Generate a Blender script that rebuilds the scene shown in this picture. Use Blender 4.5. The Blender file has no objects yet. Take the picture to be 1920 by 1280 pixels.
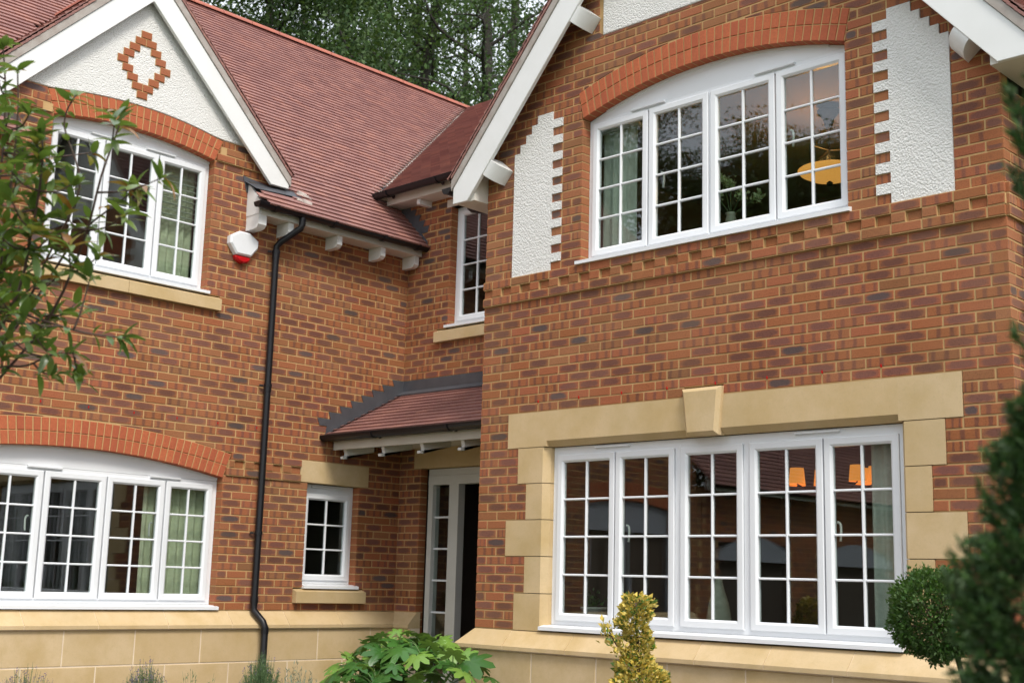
import bpy, math, random
import numpy as np
from mathutils import Vector, Matrix
random.seed(7); np.random.seed(7)
R = math.radians
S = bpy.context.scene
COL = S.collection

# ------------------------------------------------------------------ camera, world, sun, exposure
CA, CB, CC = -0.7687293, 0.1846886, 0.0267247           # yaw, pitch, roll
CAM = Vector((10.636, -9.298, 0.328))
fw = Vector((math.sin(CA)*math.cos(CB), math.cos(CA)*math.cos(CB), math.sin(CB)))
r0 = Vector((math.cos(CA), -math.sin(CA), 0)); u0_ = r0.cross(fw)
rt = r0*math.cos(CC) + u0_*math.sin(CC); up = -r0*math.sin(CC) + u0_*math.cos(CC)
FPX = 2419.57
cd = bpy.data.cameras.new('camera'); cam = bpy.data.objects.new('camera', cd); COL.objects.link(cam)
cd.sensor_width = 36; cd.lens = FPX/1920*36; cd.clip_end = 600; cd.clip_start = .05
cam.matrix_world = Matrix(((rt.x, up.x, -fw.x, CAM.x), (rt.y, up.y, -fw.y, CAM.y), (rt.z, up.z, -fw.z, CAM.z), (0, 0, 0, 1)))
cd.dof.use_dof = True; cd.dof.focus_distance = 9.0; cd.dof.aperture_fstop = 3.6
S.camera = cam
SUN_EL, SUN_AZ = 50, 115                                  # azimuth clockwise from +Y
W = bpy.data.worlds.new('World'); S.world = W; W.use_nodes = True
nt = W.node_tree; bg = nt.nodes['Background']
sky = nt.nodes.new('ShaderNodeTexSky'); sky.sky_type = 'NISHITA'; sky.sun_disc = False
sky.sun_elevation = R(SUN_EL); sky.sun_rotation = R(SUN_AZ); sky.dust_density = 4; sky.air_density = 1
mx = nt.nodes.new('ShaderNodeMix'); mx.data_type = 'RGBA'; mx.inputs[0].default_value = .74
nt.links.new(sky.outputs[0], mx.inputs[6]); mx.inputs[7].default_value = (9.3, 9.75, 10.35, 1)   # overcast cloud layer
nt.links.new(mx.outputs[2], bg.inputs[0]); bg.inputs[1].default_value = .098
sl = bpy.data.lights.new('sun', 'SUN'); sl.energy = 1.45; sl.angle = R(16); sl.color = (1, .95, .86)
so = bpy.data.objects.new('sun', sl); COL.objects.link(so)
sd = Vector((math.sin(R(SUN_AZ))*math.cos(R(SUN_EL)), math.cos(R(SUN_AZ))*math.cos(R(SUN_EL)), math.sin(R(SUN_EL))))
so.rotation_euler = sd.to_track_quat('Z', 'Y').to_euler(); so.location = (12, -14, 16)
vs = S.view_settings; vs.view_transform = 'Standard'; vs.look = 'None'; vs.gamma = 1; vs.exposure = 0.93
vs.use_curve_mapping = False
S.render.engine = 'CYCLES'; S.cycles.max_bounces = 7; S.cycles.transparent_max_bounces = 12
S.cycles.use_adaptive_sampling = True

def px(x, y, dep):
    """a world point from a picture point of the 1920x1280 photo and its distance along the view axis"""
    return CAM + (fw*FPX + rt*(x-960) - up*(y-640))*(dep/FPX)
def proj(P):
    d = Vector(P)-CAM; z = d.dot(fw)
    return (960+FPX*d.dot(rt)/z, 640-FPX*d.dot(up)/z, z)

# ------------------------------------------------------------------ walls' own axes (u along, v up, w out)
D0, W0, ZB = 1.3845, 2.6302, -0.0514
BW = 4.7313
W1 = W0+BW
TA = lambda u, v, w=0: (w, u, v)
TB = lambda u, v, w=0: (W0+u, -D0-w, ZB+v)
TC = lambda u, v, w=0: (u, -w, v)
TS = lambda u, v, w=0: (W1+w, -D0+u, ZB+v)             # right side wall of the right wing
GZ = -1.12
CO = .075

# ------------------------------------------------------------------ materials
def new_mat(name):
    m = bpy.data.materials.new(name); m.use_nodes = True
    return m, m.node_tree, m.node_tree.nodes['Principled BSDF']
def nd(t, typ, **k):
    n = t.nodes.new(typ)
    for a, b in k.items(): setattr(n, a, b)
    return n
def mth(t, op, a, b=None, c=None, clamp=False):
    n = t.nodes.new('ShaderNodeMath'); n.operation = op; n.use_clamp = clamp
    for i, v in enumerate((a, b, c)):
        if v is None: continue
        if isinstance(v, (int, float)): n.inputs[i].default_value = v
        else: t.links.new(v, n.inputs[i])
    return n.outputs[0]
def mixc(t, f, a, b, mode='MIX'):
    n = t.nodes.new('ShaderNodeMix'); n.data_type = 'RGBA'; n.blend_type = mode
    for i, v in ((0, f), (6, a), (7, b)):
        if isinstance(v, (int, float)): n.inputs[i].default_value = v
        elif isinstance(v, tuple): n.inputs[i].default_value = (*v, 1)
        else: t.links.new(v, n.inputs[i])
    return n.outputs[2]
def noise(t, scale, detail=4, rough=.55, vec=None, dims='3D'):
    n = nd(t, 'ShaderNodeTexNoise'); n.inputs['Scale'].default_value = scale; n.inputs['Detail'].default_value = detail; n.inputs['Roughness'].default_value = rough
    if vec is not None: t.links.new(vec, n.inputs['Vector'])
    return n.outputs['Fac']
def geo(t): return t.nodes.new('ShaderNodeNewGeometry').outputs['Position']
def ramp(t, f, stops):
    n = nd(t, 'ShaderNodeValToRGB'); cr = n.color_ramp
    while len(cr.elements) < len(stops): cr.elements.new(.5)
    for e, (p, c) in zip(cr.elements, stops): e.position = p; e.color = (*c, 1) if isinstance(c, tuple) else (c, c, c, 1)
    t.links.new(f, n.inputs[0]); return n.outputs[0]
def bump(t, b, h, strength=.3, dist=.01):
    n = nd(t, 'ShaderNodeBump'); n.inputs['Strength'].default_value = strength; n.inputs['Distance'].default_value = dist
    t.links.new(h, n.inputs['Height']); t.links.new(n.outputs[0], b.inputs['Normal'])
def rndattr(t):
    a = nd(t, 'ShaderNodeAttribute', attribute_name='rnd'); s = nd(t, 'ShaderNodeSeparateColor'); t.links.new(a.outputs['Color'], s.inputs[0])
    return s.outputs[0], s.outputs[1], s.outputs[2]

def mat_brick():
    m, t, b = new_mat('brindled_brick')
    uv = nd(t, 'ShaderNodeUVMap', uv_map='uv').outputs[0]
    sx = nd(t, 'ShaderNodeSeparateXYZ'); t.links.new(uv, sx.inputs[0]); U, V = sx.outputs[0], sx.outputs[1]
    r1, r2, r3 = rndattr(t); P = geo(t)
    n1 = noise(t, 28, 4, .6, P); n2 = noise(t, 140, 3, .6, P)
    nz = mth(t, 'MULTIPLY', mth(t, 'SUBTRACT', n1, .5), 1.1)
    du = mth(t, 'ABSOLUTE', mth(t, 'SUBTRACT', mth(t, 'MULTIPLY', U, 2), 1)); dv = mth(t, 'ABSOLUTE', mth(t, 'SUBTRACT', mth(t, 'MULTIPLY', V, 2), 1))
    d = mth(t, 'ADD', mth(t, 'POWER', du, 3.2), mth(t, 'POWER', dv, 2.4))
    core = mth(t, 'SUBTRACT', 1.02, mth(t, 'ADD', d, nz), clamp=True)
    core = ramp(t, core, [(.02, 0.0), (.75, 1.0)])
    # base body colours
    base = mixc(t, r2, (.47, .162, .064), (.33, .098, .050))
    base = mixc(t, ramp(t, r3, [(.55, 0.0), (1, .8)]), base, (.33, .15, .07))
    # stripes left by the stacking
    ph = mth(t, 'MULTIPLY', r3, 6.28)
    st = mth(t, 'SINE', mth(t, 'ADD', mth(t, 'MULTIPLY', mth(t, 'ADD', U, mth(t, 'MULTIPLY', nz, .10)), 14.5), ph))
    st = ramp(t, st, [(.15, 0.0), (.85, 1.0)])
    st = mth(t, 'MULTIPLY', st, ramp(t, du, [(.75, 1.0), (1, .15)]))
    is_st = mth(t, 'LESS_THAN', r1, .34); is_core = mth(t, 'MULTIPLY', mth(t, 'GREATER_THAN', r1, .34), mth(t, 'LESS_THAN', r1, .76))
    is_dark = mth(t, 'GREATER_THAN', r1, .94)
    c = mixc(t, mth(t, 'MULTIPLY', mth(t, 'MULTIPLY', st, is_st), .68), base, (.17, .066, .054))
    c = mixc(t, mth(t, 'MULTIPLY', mth(t, 'MULTIPLY', core, is_core), .80), c, (.16, .068, .060))
    c = mixc(t, mth(t, 'MULTIPLY', mth(t, 'MULTIPLY', core, is_dark), .88), c, (.085, .075, .082))
    hsv = nd(t, 'ShaderNodeHueSaturation'); t.links.new(c, hsv.inputs['Color']); t.links.new(mth(t, 'ADD', .66, mth(t, 'MULTIPLY', r2, .42)), hsv.inputs['Value']); hsv.inputs['Saturation'].default_value = 1.0; hsv.inputs['Hue'].default_value = .503; c = hsv.outputs[0]
    spots = ramp(t, n2, [(.33, .62), (.5, 1.0)])
    c = mixc(t, 1.0, c, spots, 'MULTIPLY')
    c = mixc(t, mth(t, 'MULTIPLY', ramp(t, noise(t, 1.3, 3, .5, P), [(.4, 0.0), (.75, 1.0)]), .18), c, (.42, .25, .13))
    t.links.new(c, b.inputs['Base Color']); b.inputs['Roughness'].default_value = .82; b.inputs['Specular IOR Level'].default_value = .25
    bump(t, b, mth(t, 'ADD', n2, n1), .35, .004)
    return m
def mat_simple(name, col, rough=.6, col2=None, scale=8, bs=0, bd=.003, bscale=60, spec=.5, metal=0, detail=5, lo=.35, hi=.7):
    m, t, b = new_mat(name); P = geo(t)
    if col2 is not None:
        c = mixc(t, ramp(t, noise(t, scale, detail, .6, P), [(lo, 0.0), (hi, 1.0)]), col, col2); t.links.new(c, b.inputs['Base Color'])
    else: b.inputs['Base Color'].default_value = (*col, 1)
    b.inputs['Roughness'].default_value = rough; b.inputs['Specular IOR Level'].default_value = spec; b.inputs['Metallic'].default_value = metal
    if bs: bump(t, b, noise(t, bscale, 4, .6, P), bs, bd)
    return m
def mat_arch():
    m, t, b = new_mat('red_rubber_brick'); r1, r2, r3 = rndattr(t); P = geo(t)
    c = mixc(t, r1, (.52, .148, .063), (.41, .105, .05)); c = mixc(t, ramp(t, noise(t, 60, 4, .6, P), [(.3, .5), (.7, 0.0)]), c, (.27, .07, .035))
    t.links.new(c, b.inputs['Base Color']); b.inputs['Roughness'].default_value = .8; b.inputs['Specular IOR Level'].default_value = .25
    bump(t, b, noise(t, 220, 3, .6, P), .25, .003); return m
def mat_stone():
    m, t, b = new_mat('buff_cast_stone'); r1, r2, r3 = rndattr(t); P = geo(t)
    c = mixc(t, r1, (.59, .435, .245), (.66, .50, .30)); c = mixc(t, ramp(t, noise(t, 2.6, 5, .62, P), [(.40, 0.0), (.68, .75)]), c, (.50, .35, .155))
    c = mixc(t, ramp(t, noise(t, 90, 3, .7, P), [(.3, .12), (.55, 0.0)]), c, (.3, .24, .14))
    c = mixc(t, ramp(t, noise(t, .9, 4, .6, P), [(.5, 0.0), (.8, .3)]), c, (.36, .31, .19))
    c = mixc(t, mth(t, 'MULTIPLY', r2, .16), c, (.46, .36, .22)); c = mixc(t, ramp(t, noise(t, 38, 5, .75, P), [(.55, 0.0), (.8, .35)]), c, (.36, .28, .16))
    t.links.new(c, b.inputs['Base Color']); b.inputs['Roughness'].default_value = .85; b.inputs['Specular IOR Level'].default_value = .2
    bump(t, b, noise(t, 300, 3, .7, P), .25, .002); return m
def mat_tile():
    m, t, b = new_mat('plain_clay_tile'); r1, r2, r3 = rndattr(t); P = geo(t)
    c = mixc(t, r1, (.32, .160, .136), (.235, .112, .10)); c = mixc(t, ramp(t, r2, [(.7, 0.0), (1, .5)]), c, (.40, .19, .14))
    c = mixc(t, ramp(t, noise(t, 9, 5, .65, P), [(.45, 0.0), (.8, .4)]), c, (.25, .13, .11))
    t.links.new(c, b.inputs['Base Color']); b.inputs['Roughness'].default_value = .6; b.inputs['Specular IOR Level'].default_value = .35
    bump(t, b, noise(t, 160, 3, .6, P), .25, .003); return m
def mat_render():
    m, t, b = new_mat('white_roughcast_render'); P = geo(t)
    vo = nd(t, 'ShaderNodeTexVoronoi'); vo.inputs['Scale'].default_value = 75; vo.feature = 'SMOOTH_F1'
    ad = nd(t, 'ShaderNodeVectorMath', operation='ADD'); nn = nd(t, 'ShaderNodeTexNoise'); nn.inputs['Scale'].default_value = 22
    sc = nd(t, 'ShaderNodeVectorMath', operation='SCALE'); sc.inputs['Scale'].default_value = .02; t.links.new(nn.outputs['Color'], sc.inputs[0]); t.links.new(P, ad.inputs[0]); t.links.new(sc.outputs[0], ad.inputs[1]); t.links.new(ad.outputs[0], vo.inputs['Vector'])
    h = mth(t, 'ADD', mth(t, 'MULTIPLY', vo.outputs['Distance'], -1.2), mth(t, 'MULTIPLY', noise(t, 110, 4, .7, P), .9))
    c = mixc(t, ramp(t, noise(t, 3, 4, .6, P), [(.4, 0.0), (.8, .5)]), (.78, .775, .755), (.72, .715, .69))
    t.links.new(c, b.inputs['Base Color']); b.inputs['Roughness'].default_value = .9; b.inputs['Specular IOR Level'].default_value = .2
    bump(t, b, h, .8, .010); return m
def mat_glass():
    m, t, b = new_mat('window_glass'); t.nodes.remove(b); out = t.nodes['Material Output']
    g = nd(t, 'ShaderNodeNewGeometry'); dt = nd(t, 'ShaderNodeVectorMath', operation='DOT_PRODUCT'); t.links.new(g.outputs['Normal'], dt.inputs[0]); t.links.new(g.outputs['Incoming'], dt.inputs[1])
    sch = mth(t, 'POWER', mth(t, 'SUBTRACT', 1.0, mth(t, 'ABSOLUTE', dt.outputs['Value'])), 5)
    f = mth(t, 'ADD', .068, mth(t, 'MULTIPLY', sch, .93), clamp=True)
    tr = nd(t, 'ShaderNodeBsdfTransparent'); tr.inputs[0].default_value = (.86, .90, .88, 1)
    gl = nd(t, 'ShaderNodeBsdfGlossy'); gl.inputs['Roughness'].default_value = .005; gl.inputs['Color'].default_value = (.95, .97, 1, 1)
    P = geo(t); bp = nd(t, 'ShaderNodeBump'); bp.inputs['Strength'].default_value = .004; bp.inputs['Distance'].default_value = .004
    t.links.new(noise(t, 2.2, 2, .5, P), bp.inputs['Height']); t.links.new(bp.outputs[0], gl.inputs['Normal'])
    mxs = nd(t, 'ShaderNodeMixShader'); t.links.new(f, mxs.inputs[0]); t.links.new(tr.outputs[0], mxs.inputs[1]); t.links.new(gl.outputs[0], mxs.inputs[2])
    t.links.new(mxs.outputs[0], out.inputs['Surface']); return m
def mat_emit(name, col, st):
    m, t, b = new_mat(name); b.inputs['Base Color'].default_value = (*col, 1); b.inputs['Emission Color'].default_value = (*col, 1); b.inputs['Emission Strength'].default_value = st; return m
def mat_leaf(name, stops, rough=.45, trans=.25, spec=.5):
    m, t, b = new_mat(name); r1, r2, r3 = rndattr(t)
    c = ramp(t, r1, stops)
    bk = nd(t, 'ShaderNodeNewGeometry').outputs['Backfacing']
    c2 = mixc(t, mth(t, 'MULTIPLY', bk, .35), c, (.16, .22, .10))
    t.links.new(c2, b.inputs['Base Color']); b.inputs['Roughness'].default_value = rough; b.inputs['Specular IOR Level'].default_value = spec
    tl = nd(t, 'ShaderNodeBsdfTranslucent'); t.links.new(mixc(t, .5, c, (.25, .4, .05)), tl.inputs[0])
    ms = nd(t, 'ShaderNodeMixShader'); ms.inputs[0].default_value = trans
    t.links.new(b.outputs[0], ms.inputs[1]); t.links.new(tl.outputs[0], ms.inputs[2]); t.links.new(ms.outputs[0], t.nodes['Material Output'].inputs['Surface'])
    return m
M = dict(
    brick=mat_brick(), arch=mat_arch(), stone=mat_stone(), tile=mat_tile(), render=mat_render(), glass=mat_glass(),
    mortar=mat_simple('buff_mortar', (.53, .345, .165), .95, (.46, .29, .13), 5, .4, .003, 200, spec=.15),
    smortar=mat_simple('pale_stone_joint_mortar', (.78, .66, .50), .95, (.70, .57, .42), 6, .3, .002, 200, spec=.15),
    upvc=mat_simple('white_upvc', (.80, .82, .85), .28, (.77, .79, .82), 1.2, spec=.5),
    wood=mat_simple('white_painted_board', (.80, .81, .81), .42, (.75, .76, .75), 2.5, .08, .002, 90),
    cream=mat_simple('cream_painted_soffit', (.70, .68, .62), .5, (.64, .61, .55), 4),
    black=mat_simple('black_plastic', (.010, .010, .012), .32, spec=.35),
    lead=mat_simple('grey_lead_sheet', (.085, .088, .10), .5, (.11, .115, .13), 7, .2, .004, 20, metal=.35),
    valley=mat_simple('valley_mortar_and_lead', (.60, .53, .48), .7, (.42, .37, .34), 18, .3, .004, 60),
    ridge=mat_simple('red_ridge_tile', (.42, .135, .085), .7, (.34, .11, .08), 6, .25, .003, 120),
    under=mat_simple('fibre_cement_undercloak', (.42, .39, .36), .85, (.33, .28, .25), 9, .3, .004, 50),
    felt=mat_simple('roof_underlay', (.05, .04, .035), .9), red=mat_simple('red_strobe_lens', (.5, .008, .012), .12, spec=.7),
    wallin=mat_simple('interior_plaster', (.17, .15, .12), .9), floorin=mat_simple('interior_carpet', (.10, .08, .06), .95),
    curtain=mat_simple('sage_curtain', (.60, .63, .46), .9, (.52, .55, .40), 30), curtain2=mat_simple('grey_curtain', (.55, .59, .52), .9, (.47, .51, .44), 30),
    drive=mat_simple('brown_gravel_drive', (.16, .125, .095), .9, (.10, .08, .06), 30, .6, .01, 90), soil=mat_simple('soil_and_mulch', (.06, .042, .028), .95, (.11, .08, .055), 14, .8, .03, 30), lawn=mat_simple('lawn', (.07, .13, .03), .9, (.05, .10, .025), 6, .6, .02, 60),
    bark=mat_simple('bark', (.022, .019, .016), .95, (.045, .038, .03), 12, .6, .02, 30), twig=mat_simple('red_brown_twig', (.07, .03, .022), .6, (.05, .035, .02), 30),
    metal=mat_simple('dark_bronze', (.012, .010, .009), .6, metal=.0, spec=.2), steel=mat_simple('pale_handle_metal', (.62, .62, .60), .35),
    amber=mat_emit('amber_glass_bowl', (.95, .43, .09), .42), shade=mat_emit('lit_orange_shade', (1.0, .34, .05), .42),
    ornament=mat_simple('pale_stoneware', (.46, .47, .38), .6, (.30, .33, .25), 14, .5, .01, 20),
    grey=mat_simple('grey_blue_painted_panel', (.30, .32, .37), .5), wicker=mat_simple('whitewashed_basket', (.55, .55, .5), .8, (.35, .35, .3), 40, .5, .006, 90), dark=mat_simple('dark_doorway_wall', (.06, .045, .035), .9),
)

# ------------------------------------------------------------------ object helpers
HOUSE = bpy.data.objects.new('brick_house', None); COL.objects.link(HOUSE); HOUSE.location = (0, 0, 0)
HOUSE['label'] = 'red brick house with white gables, buff stone trim and clay tiled roofs'; HOUSE['category'] = 'house'
def link(o, parent=None, label=None, kind=None):
    COL.objects.link(o)
    if parent is not None: o.parent = parent
    if label: o['label'] = label
    if kind: o['kind'] = kind
    return o
def thing(name, loc, label, cat, group=None):
    o = bpy.data.objects.new(name, None); COL.objects.link(o); o.location = loc; o['label'] = label; o['category'] = cat
    o.empty_display_size = .1
    if group: o['group'] = group
    return o
class MB:
    """collects faces into ONE mesh; vertices are world points, shifted to the parent's origin when built"""
    def __init__(s): s.v = []; s.f = []; s.uv = []; s.r = []; s.mi = []
    def add(s, verts, faces, uvs=None, rnd=None, mi=0):
        n = len(s.v); s.v += [tuple(p) for p in verts]
        if rnd is None: rnd = (random.random(), random.random(), random.random())
        for f in faces:
            s.f.append(tuple(i+n for i in f)); s.mi.append(mi)
            for i in f:
                s.uv += list(uvs[i]) if uvs else [0., 0.]
                s.r += [rnd[0], rnd[1], rnd[2], 1.]
        return s
    def build(s, name, mats, parent=None, smooth=False, label=None, kind=None, angle=None):
        if not s.f: return None
        me = bpy.data.meshes.new(name); o = Vector((0, 0, 0))
        if parent is not None:
            p = parent
            while p is not None: o += Vector(p.location); p = p.parent
        arr = np.array(s.v, dtype=np.float64)-np.array(o)
        me.from_pydata(arr.tolist(), [], s.f)
        uvl = me.uv_layers.new(name='uv'); uvl.data.foreach_set('uv', s.uv)
        a = me.attributes.new('rnd', 'FLOAT_COLOR', 'CORNER'); a.data.foreach_set('color', s.r)
        for m in (mats if isinstance(mats, (list, tuple)) else [mats]): me.materials.append(m)
        if max(s.mi) > 0: me.polygons.foreach_set('material_index', s.mi)
        if smooth:
            me.polygons.foreach_set('use_smooth', [True]*len(s.f))
            if angle is not None: me.set_sharp_from_angle(angle=R(angle))
        me.update()
        return link(bpy.data.objects.new(name, me), parent, label, kind)
def box(mb, T, u0, u1, v0, v1, w0, w1, c=0.0, rnd=None, mi=0):
    """box in a wall's axes; c chamfers the four front edges"""
    P = [(u0, v0), (u1, v0), (u1, v1), (u0, v1)]
    prism(mb, T, P, w0, w1, c, rnd, mi)
def prism(mb, T, P, wb, wf, c=0.0, rnd=None, mi=0, back=True, uvbox=None):
    """polygon P (u,v), anticlockwise seen from outside, from depth wb to wf, front edge chamfered by c"""
    n = len(P); us = [p[0] for p in P]; vv = [p[1] for p in P]
    b = uvbox or (min(us), max(us), min(vv), max(vv)); du = max(b[1]-b[0], 1e-6); dv = max(b[3]-b[2], 1e-6)
    V = [T(p[0], p[1], wb) for p in P]; UV = [((p[0]-b[0])/du, (p[1]-b[2])/dv) for p in P]; uv = list(UV)
    F = []
    if c > 0:
        cx = sum(us)/n; cy = sum(vv)/n; Q = []
        for i in range(n):
            a, p, q = P[i-1], P[i], P[(i+1) % n]
            e1 = (p[0]-a[0], p[1]-a[1]); e2 = (q[0]-p[0], q[1]-p[1]); l1 = math.hypot(*e1) or 1e-9; l2 = math.hypot(*e2) or 1e-9
            n1 = (-e1[1]/l1, e1[0]/l1); n2 = (-e2[1]/l2, e2[0]/l2); k = 1+n1[0]*n2[0]+n1[1]*n2[1]; k = max(k, .3)
            Q.append((p[0]+c*(n1[0]+n2[0])/k, p[1]+c*(n1[1]+n2[1])/k))
        V += [T(p[0], p[1], wf-c) for p in P]; uv += UV
        V += [T(p[0], p[1], wf) for p in Q]; uv += [((p[0]-b[0])/du, (p[1]-b[2])/dv) for p in Q]
        for k in (0, n):
            for i in range(n): j = (i+1) % n; F.append((k+i, k+j, k+n+j, k+n+i))
        F.append(tuple(range(2*n, 3*n)))
    else:
        V += [T(p[0], p[1], wf) for p in P]; uv += UV
        for i in range(n): j = (i+1) % n; F.append((i, j, n+j, n+i))
        F.append(tuple(range(n, 2*n)))
    if back: F.append(tuple(range(n-1, -1, -1)))
    mb.add(V, F, uv, rnd, mi)
def extr_v(mb, T, Q, v0, v1, rnd=None, mi=0):
    """polygon Q in (u,w) run from v0 to v1"""
    n = len(Q); V = [T(q[0], v0, q[1]) for q in Q]+[T(q[0], v1, q[1]) for q in Q]
    F = [(i, (i+1) % n, n+(i+1) % n, n+i) for i in range(n)]+[tuple(range(n, 2*n)), tuple(range(n-1, -1, -1))]
    mb.add(V, F, None, rnd, mi)
def extr_u(mb, T, Q, ua, ub, rnd=None, mi=0, m0=0, m1=0):
    """polygon Q in (v,w) run from ua to ub; m0, m1 shear the ends by w (mitres)"""
    n = len(Q); V = [T(ua+m0*q[1], q[0], q[1]) for q in Q]+[T(ub+m1*q[1], q[0], q[1]) for q in Q]
    F = [(i, (i+1) % n, n+(i+1) % n, n+i) for i in range(n)]+[tuple(range(n, 2*n)), tuple(range(n-1, -1, -1))]
    mb.add(V, F, None, rnd, mi)
def ring(mb, T, u0, u1, v0, v1, prof, rnd=None):
    """mitred frame: prof is a list of (inset, w) from the outside back edge round to the inside back edge"""
    V = []; F = []; k = len(prof)
    for (cu, cv, su, sv) in ((u0, v0, 1, 1), (u1, v0, -1, 1), (u1, v1, -1, -1), (u0, v1, 1, -1)):
        V += [T(cu+su*i, cv+sv*i, w) for i, w in prof]
    for a in range(4):
        b = (a+1) % 4
        for i in range(k): j = (i+1) % k; F.append((a*k+i, b*k+i, b*k+j, a*k+j))
    mb.add(V, F, None, rnd)
def tube(mb, pts, rad, n=10, caps=True, rnd=None, mi=0):
    pts = [Vector(p) for p in pts]; rads = rad if isinstance(rad, (list, tuple)) else [rad]*len(pts)
    V = []; F = []; prev = None
    for i, p in enumerate(pts):
        d = (pts[min(i+1, len(pts)-1)]-pts[max(i-1, 0)]).normalized()
        a = prev if prev is not None else (Vector((0, 0, 1)) if abs(d.z) < .9 else Vector((1, 0, 0)))
        x = (a-d*a.dot(d)).normalized(); prev = x; y = d.cross(x)
        V += [p+(x*math.cos(2*math.pi*k/n)+y*math.sin(2*math.pi*k/n))*rads[i] for k in range(n)]
    for i in range(len(pts)-1):
        for k in range(n): j = (k+1) % n; F.append((i*n+k, i*n+j, (i+1)*n+j, (i+1)*n+k))
    if caps: F.append(tuple(range(n-1, -1, -1))); F.append(tuple((len(pts)-1)*n+k for k in range(n)))
    mb.add(V, F, None, rnd, mi)
def lathe(mb, c, prof, n=20, mi=0):
    """prof of (radius, z) round a vertical axis at c"""
    V = []; F = []
    for r, z in prof: V += [(c[0]+r*math.cos(2*math.pi*k/n), c[1]+r*math.sin(2*math.pi*k/n), c[2]+z) for k in range(n)]
    for i in range(len(prof)-1):
        for k in range(n): j = (k+1) % n; F.append((i*n+k, i*n+j, (i+1)*n+j, (i+1)*n+k))
    mb.add(V, F, None, None, mi)
def smooth_path(P, n=6):
    P = [Vector(p) for p in P]; out = []
    for i in range(len(P)-1):
        a, b, c, d = P[max(i-1, 0)], P[i], P[i+1], P[min(i+2, len(P)-1)]
        for k in range(n):
            t = k/n; out.append(.5*((2*b)+(c-a)*t+(2*a-5*b+4*c-d)*t*t+(3*b-a-3*c+d)*t**3))
    out.append(P[-1]); return out

# ------------------------------------------------------------------ brick walls
class Arch:
    def __init__(s, uc, apex, r1, th, half_in, half_out):
        s.uc, s.r1, s.r2, s.vc = uc, r1, r1+th, apex-r1; s.hi, s.ho = half_in, half_out
        s.vi = s.vc+math.sqrt(s.r1**2-half_in**2); s.vo = s.vc+math.sqrt(s.r2**2-half_out**2)
    def ext(s, u): return s.vc+math.sqrt(max(s.r2**2-(u-s.uc)**2, 0))
    def intr(s, u): return s.vc+math.sqrt(max(s.r1**2-(u-s.uc)**2, 0))
    def edge(s, v):
        if v <= s.vi: return None
        if v >= s.vo: return None
        return s.hi+(s.ho-s.hi)*(v-s.vi)/(s.vo-s.vi)
def intervals(u0, u1, holes):
    iv = [(u0, u1)]
    for a, b in holes:
        nv = []
        for x, y in iv:
            if b <= x or a >= y: nv.append((x, y)); continue
            if a > x: nv.append((x, a))
            if b < y: nv.append((b, y))
        iv = nv
    return [i for i in iv if i[1]-i[0] > .012]
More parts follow.
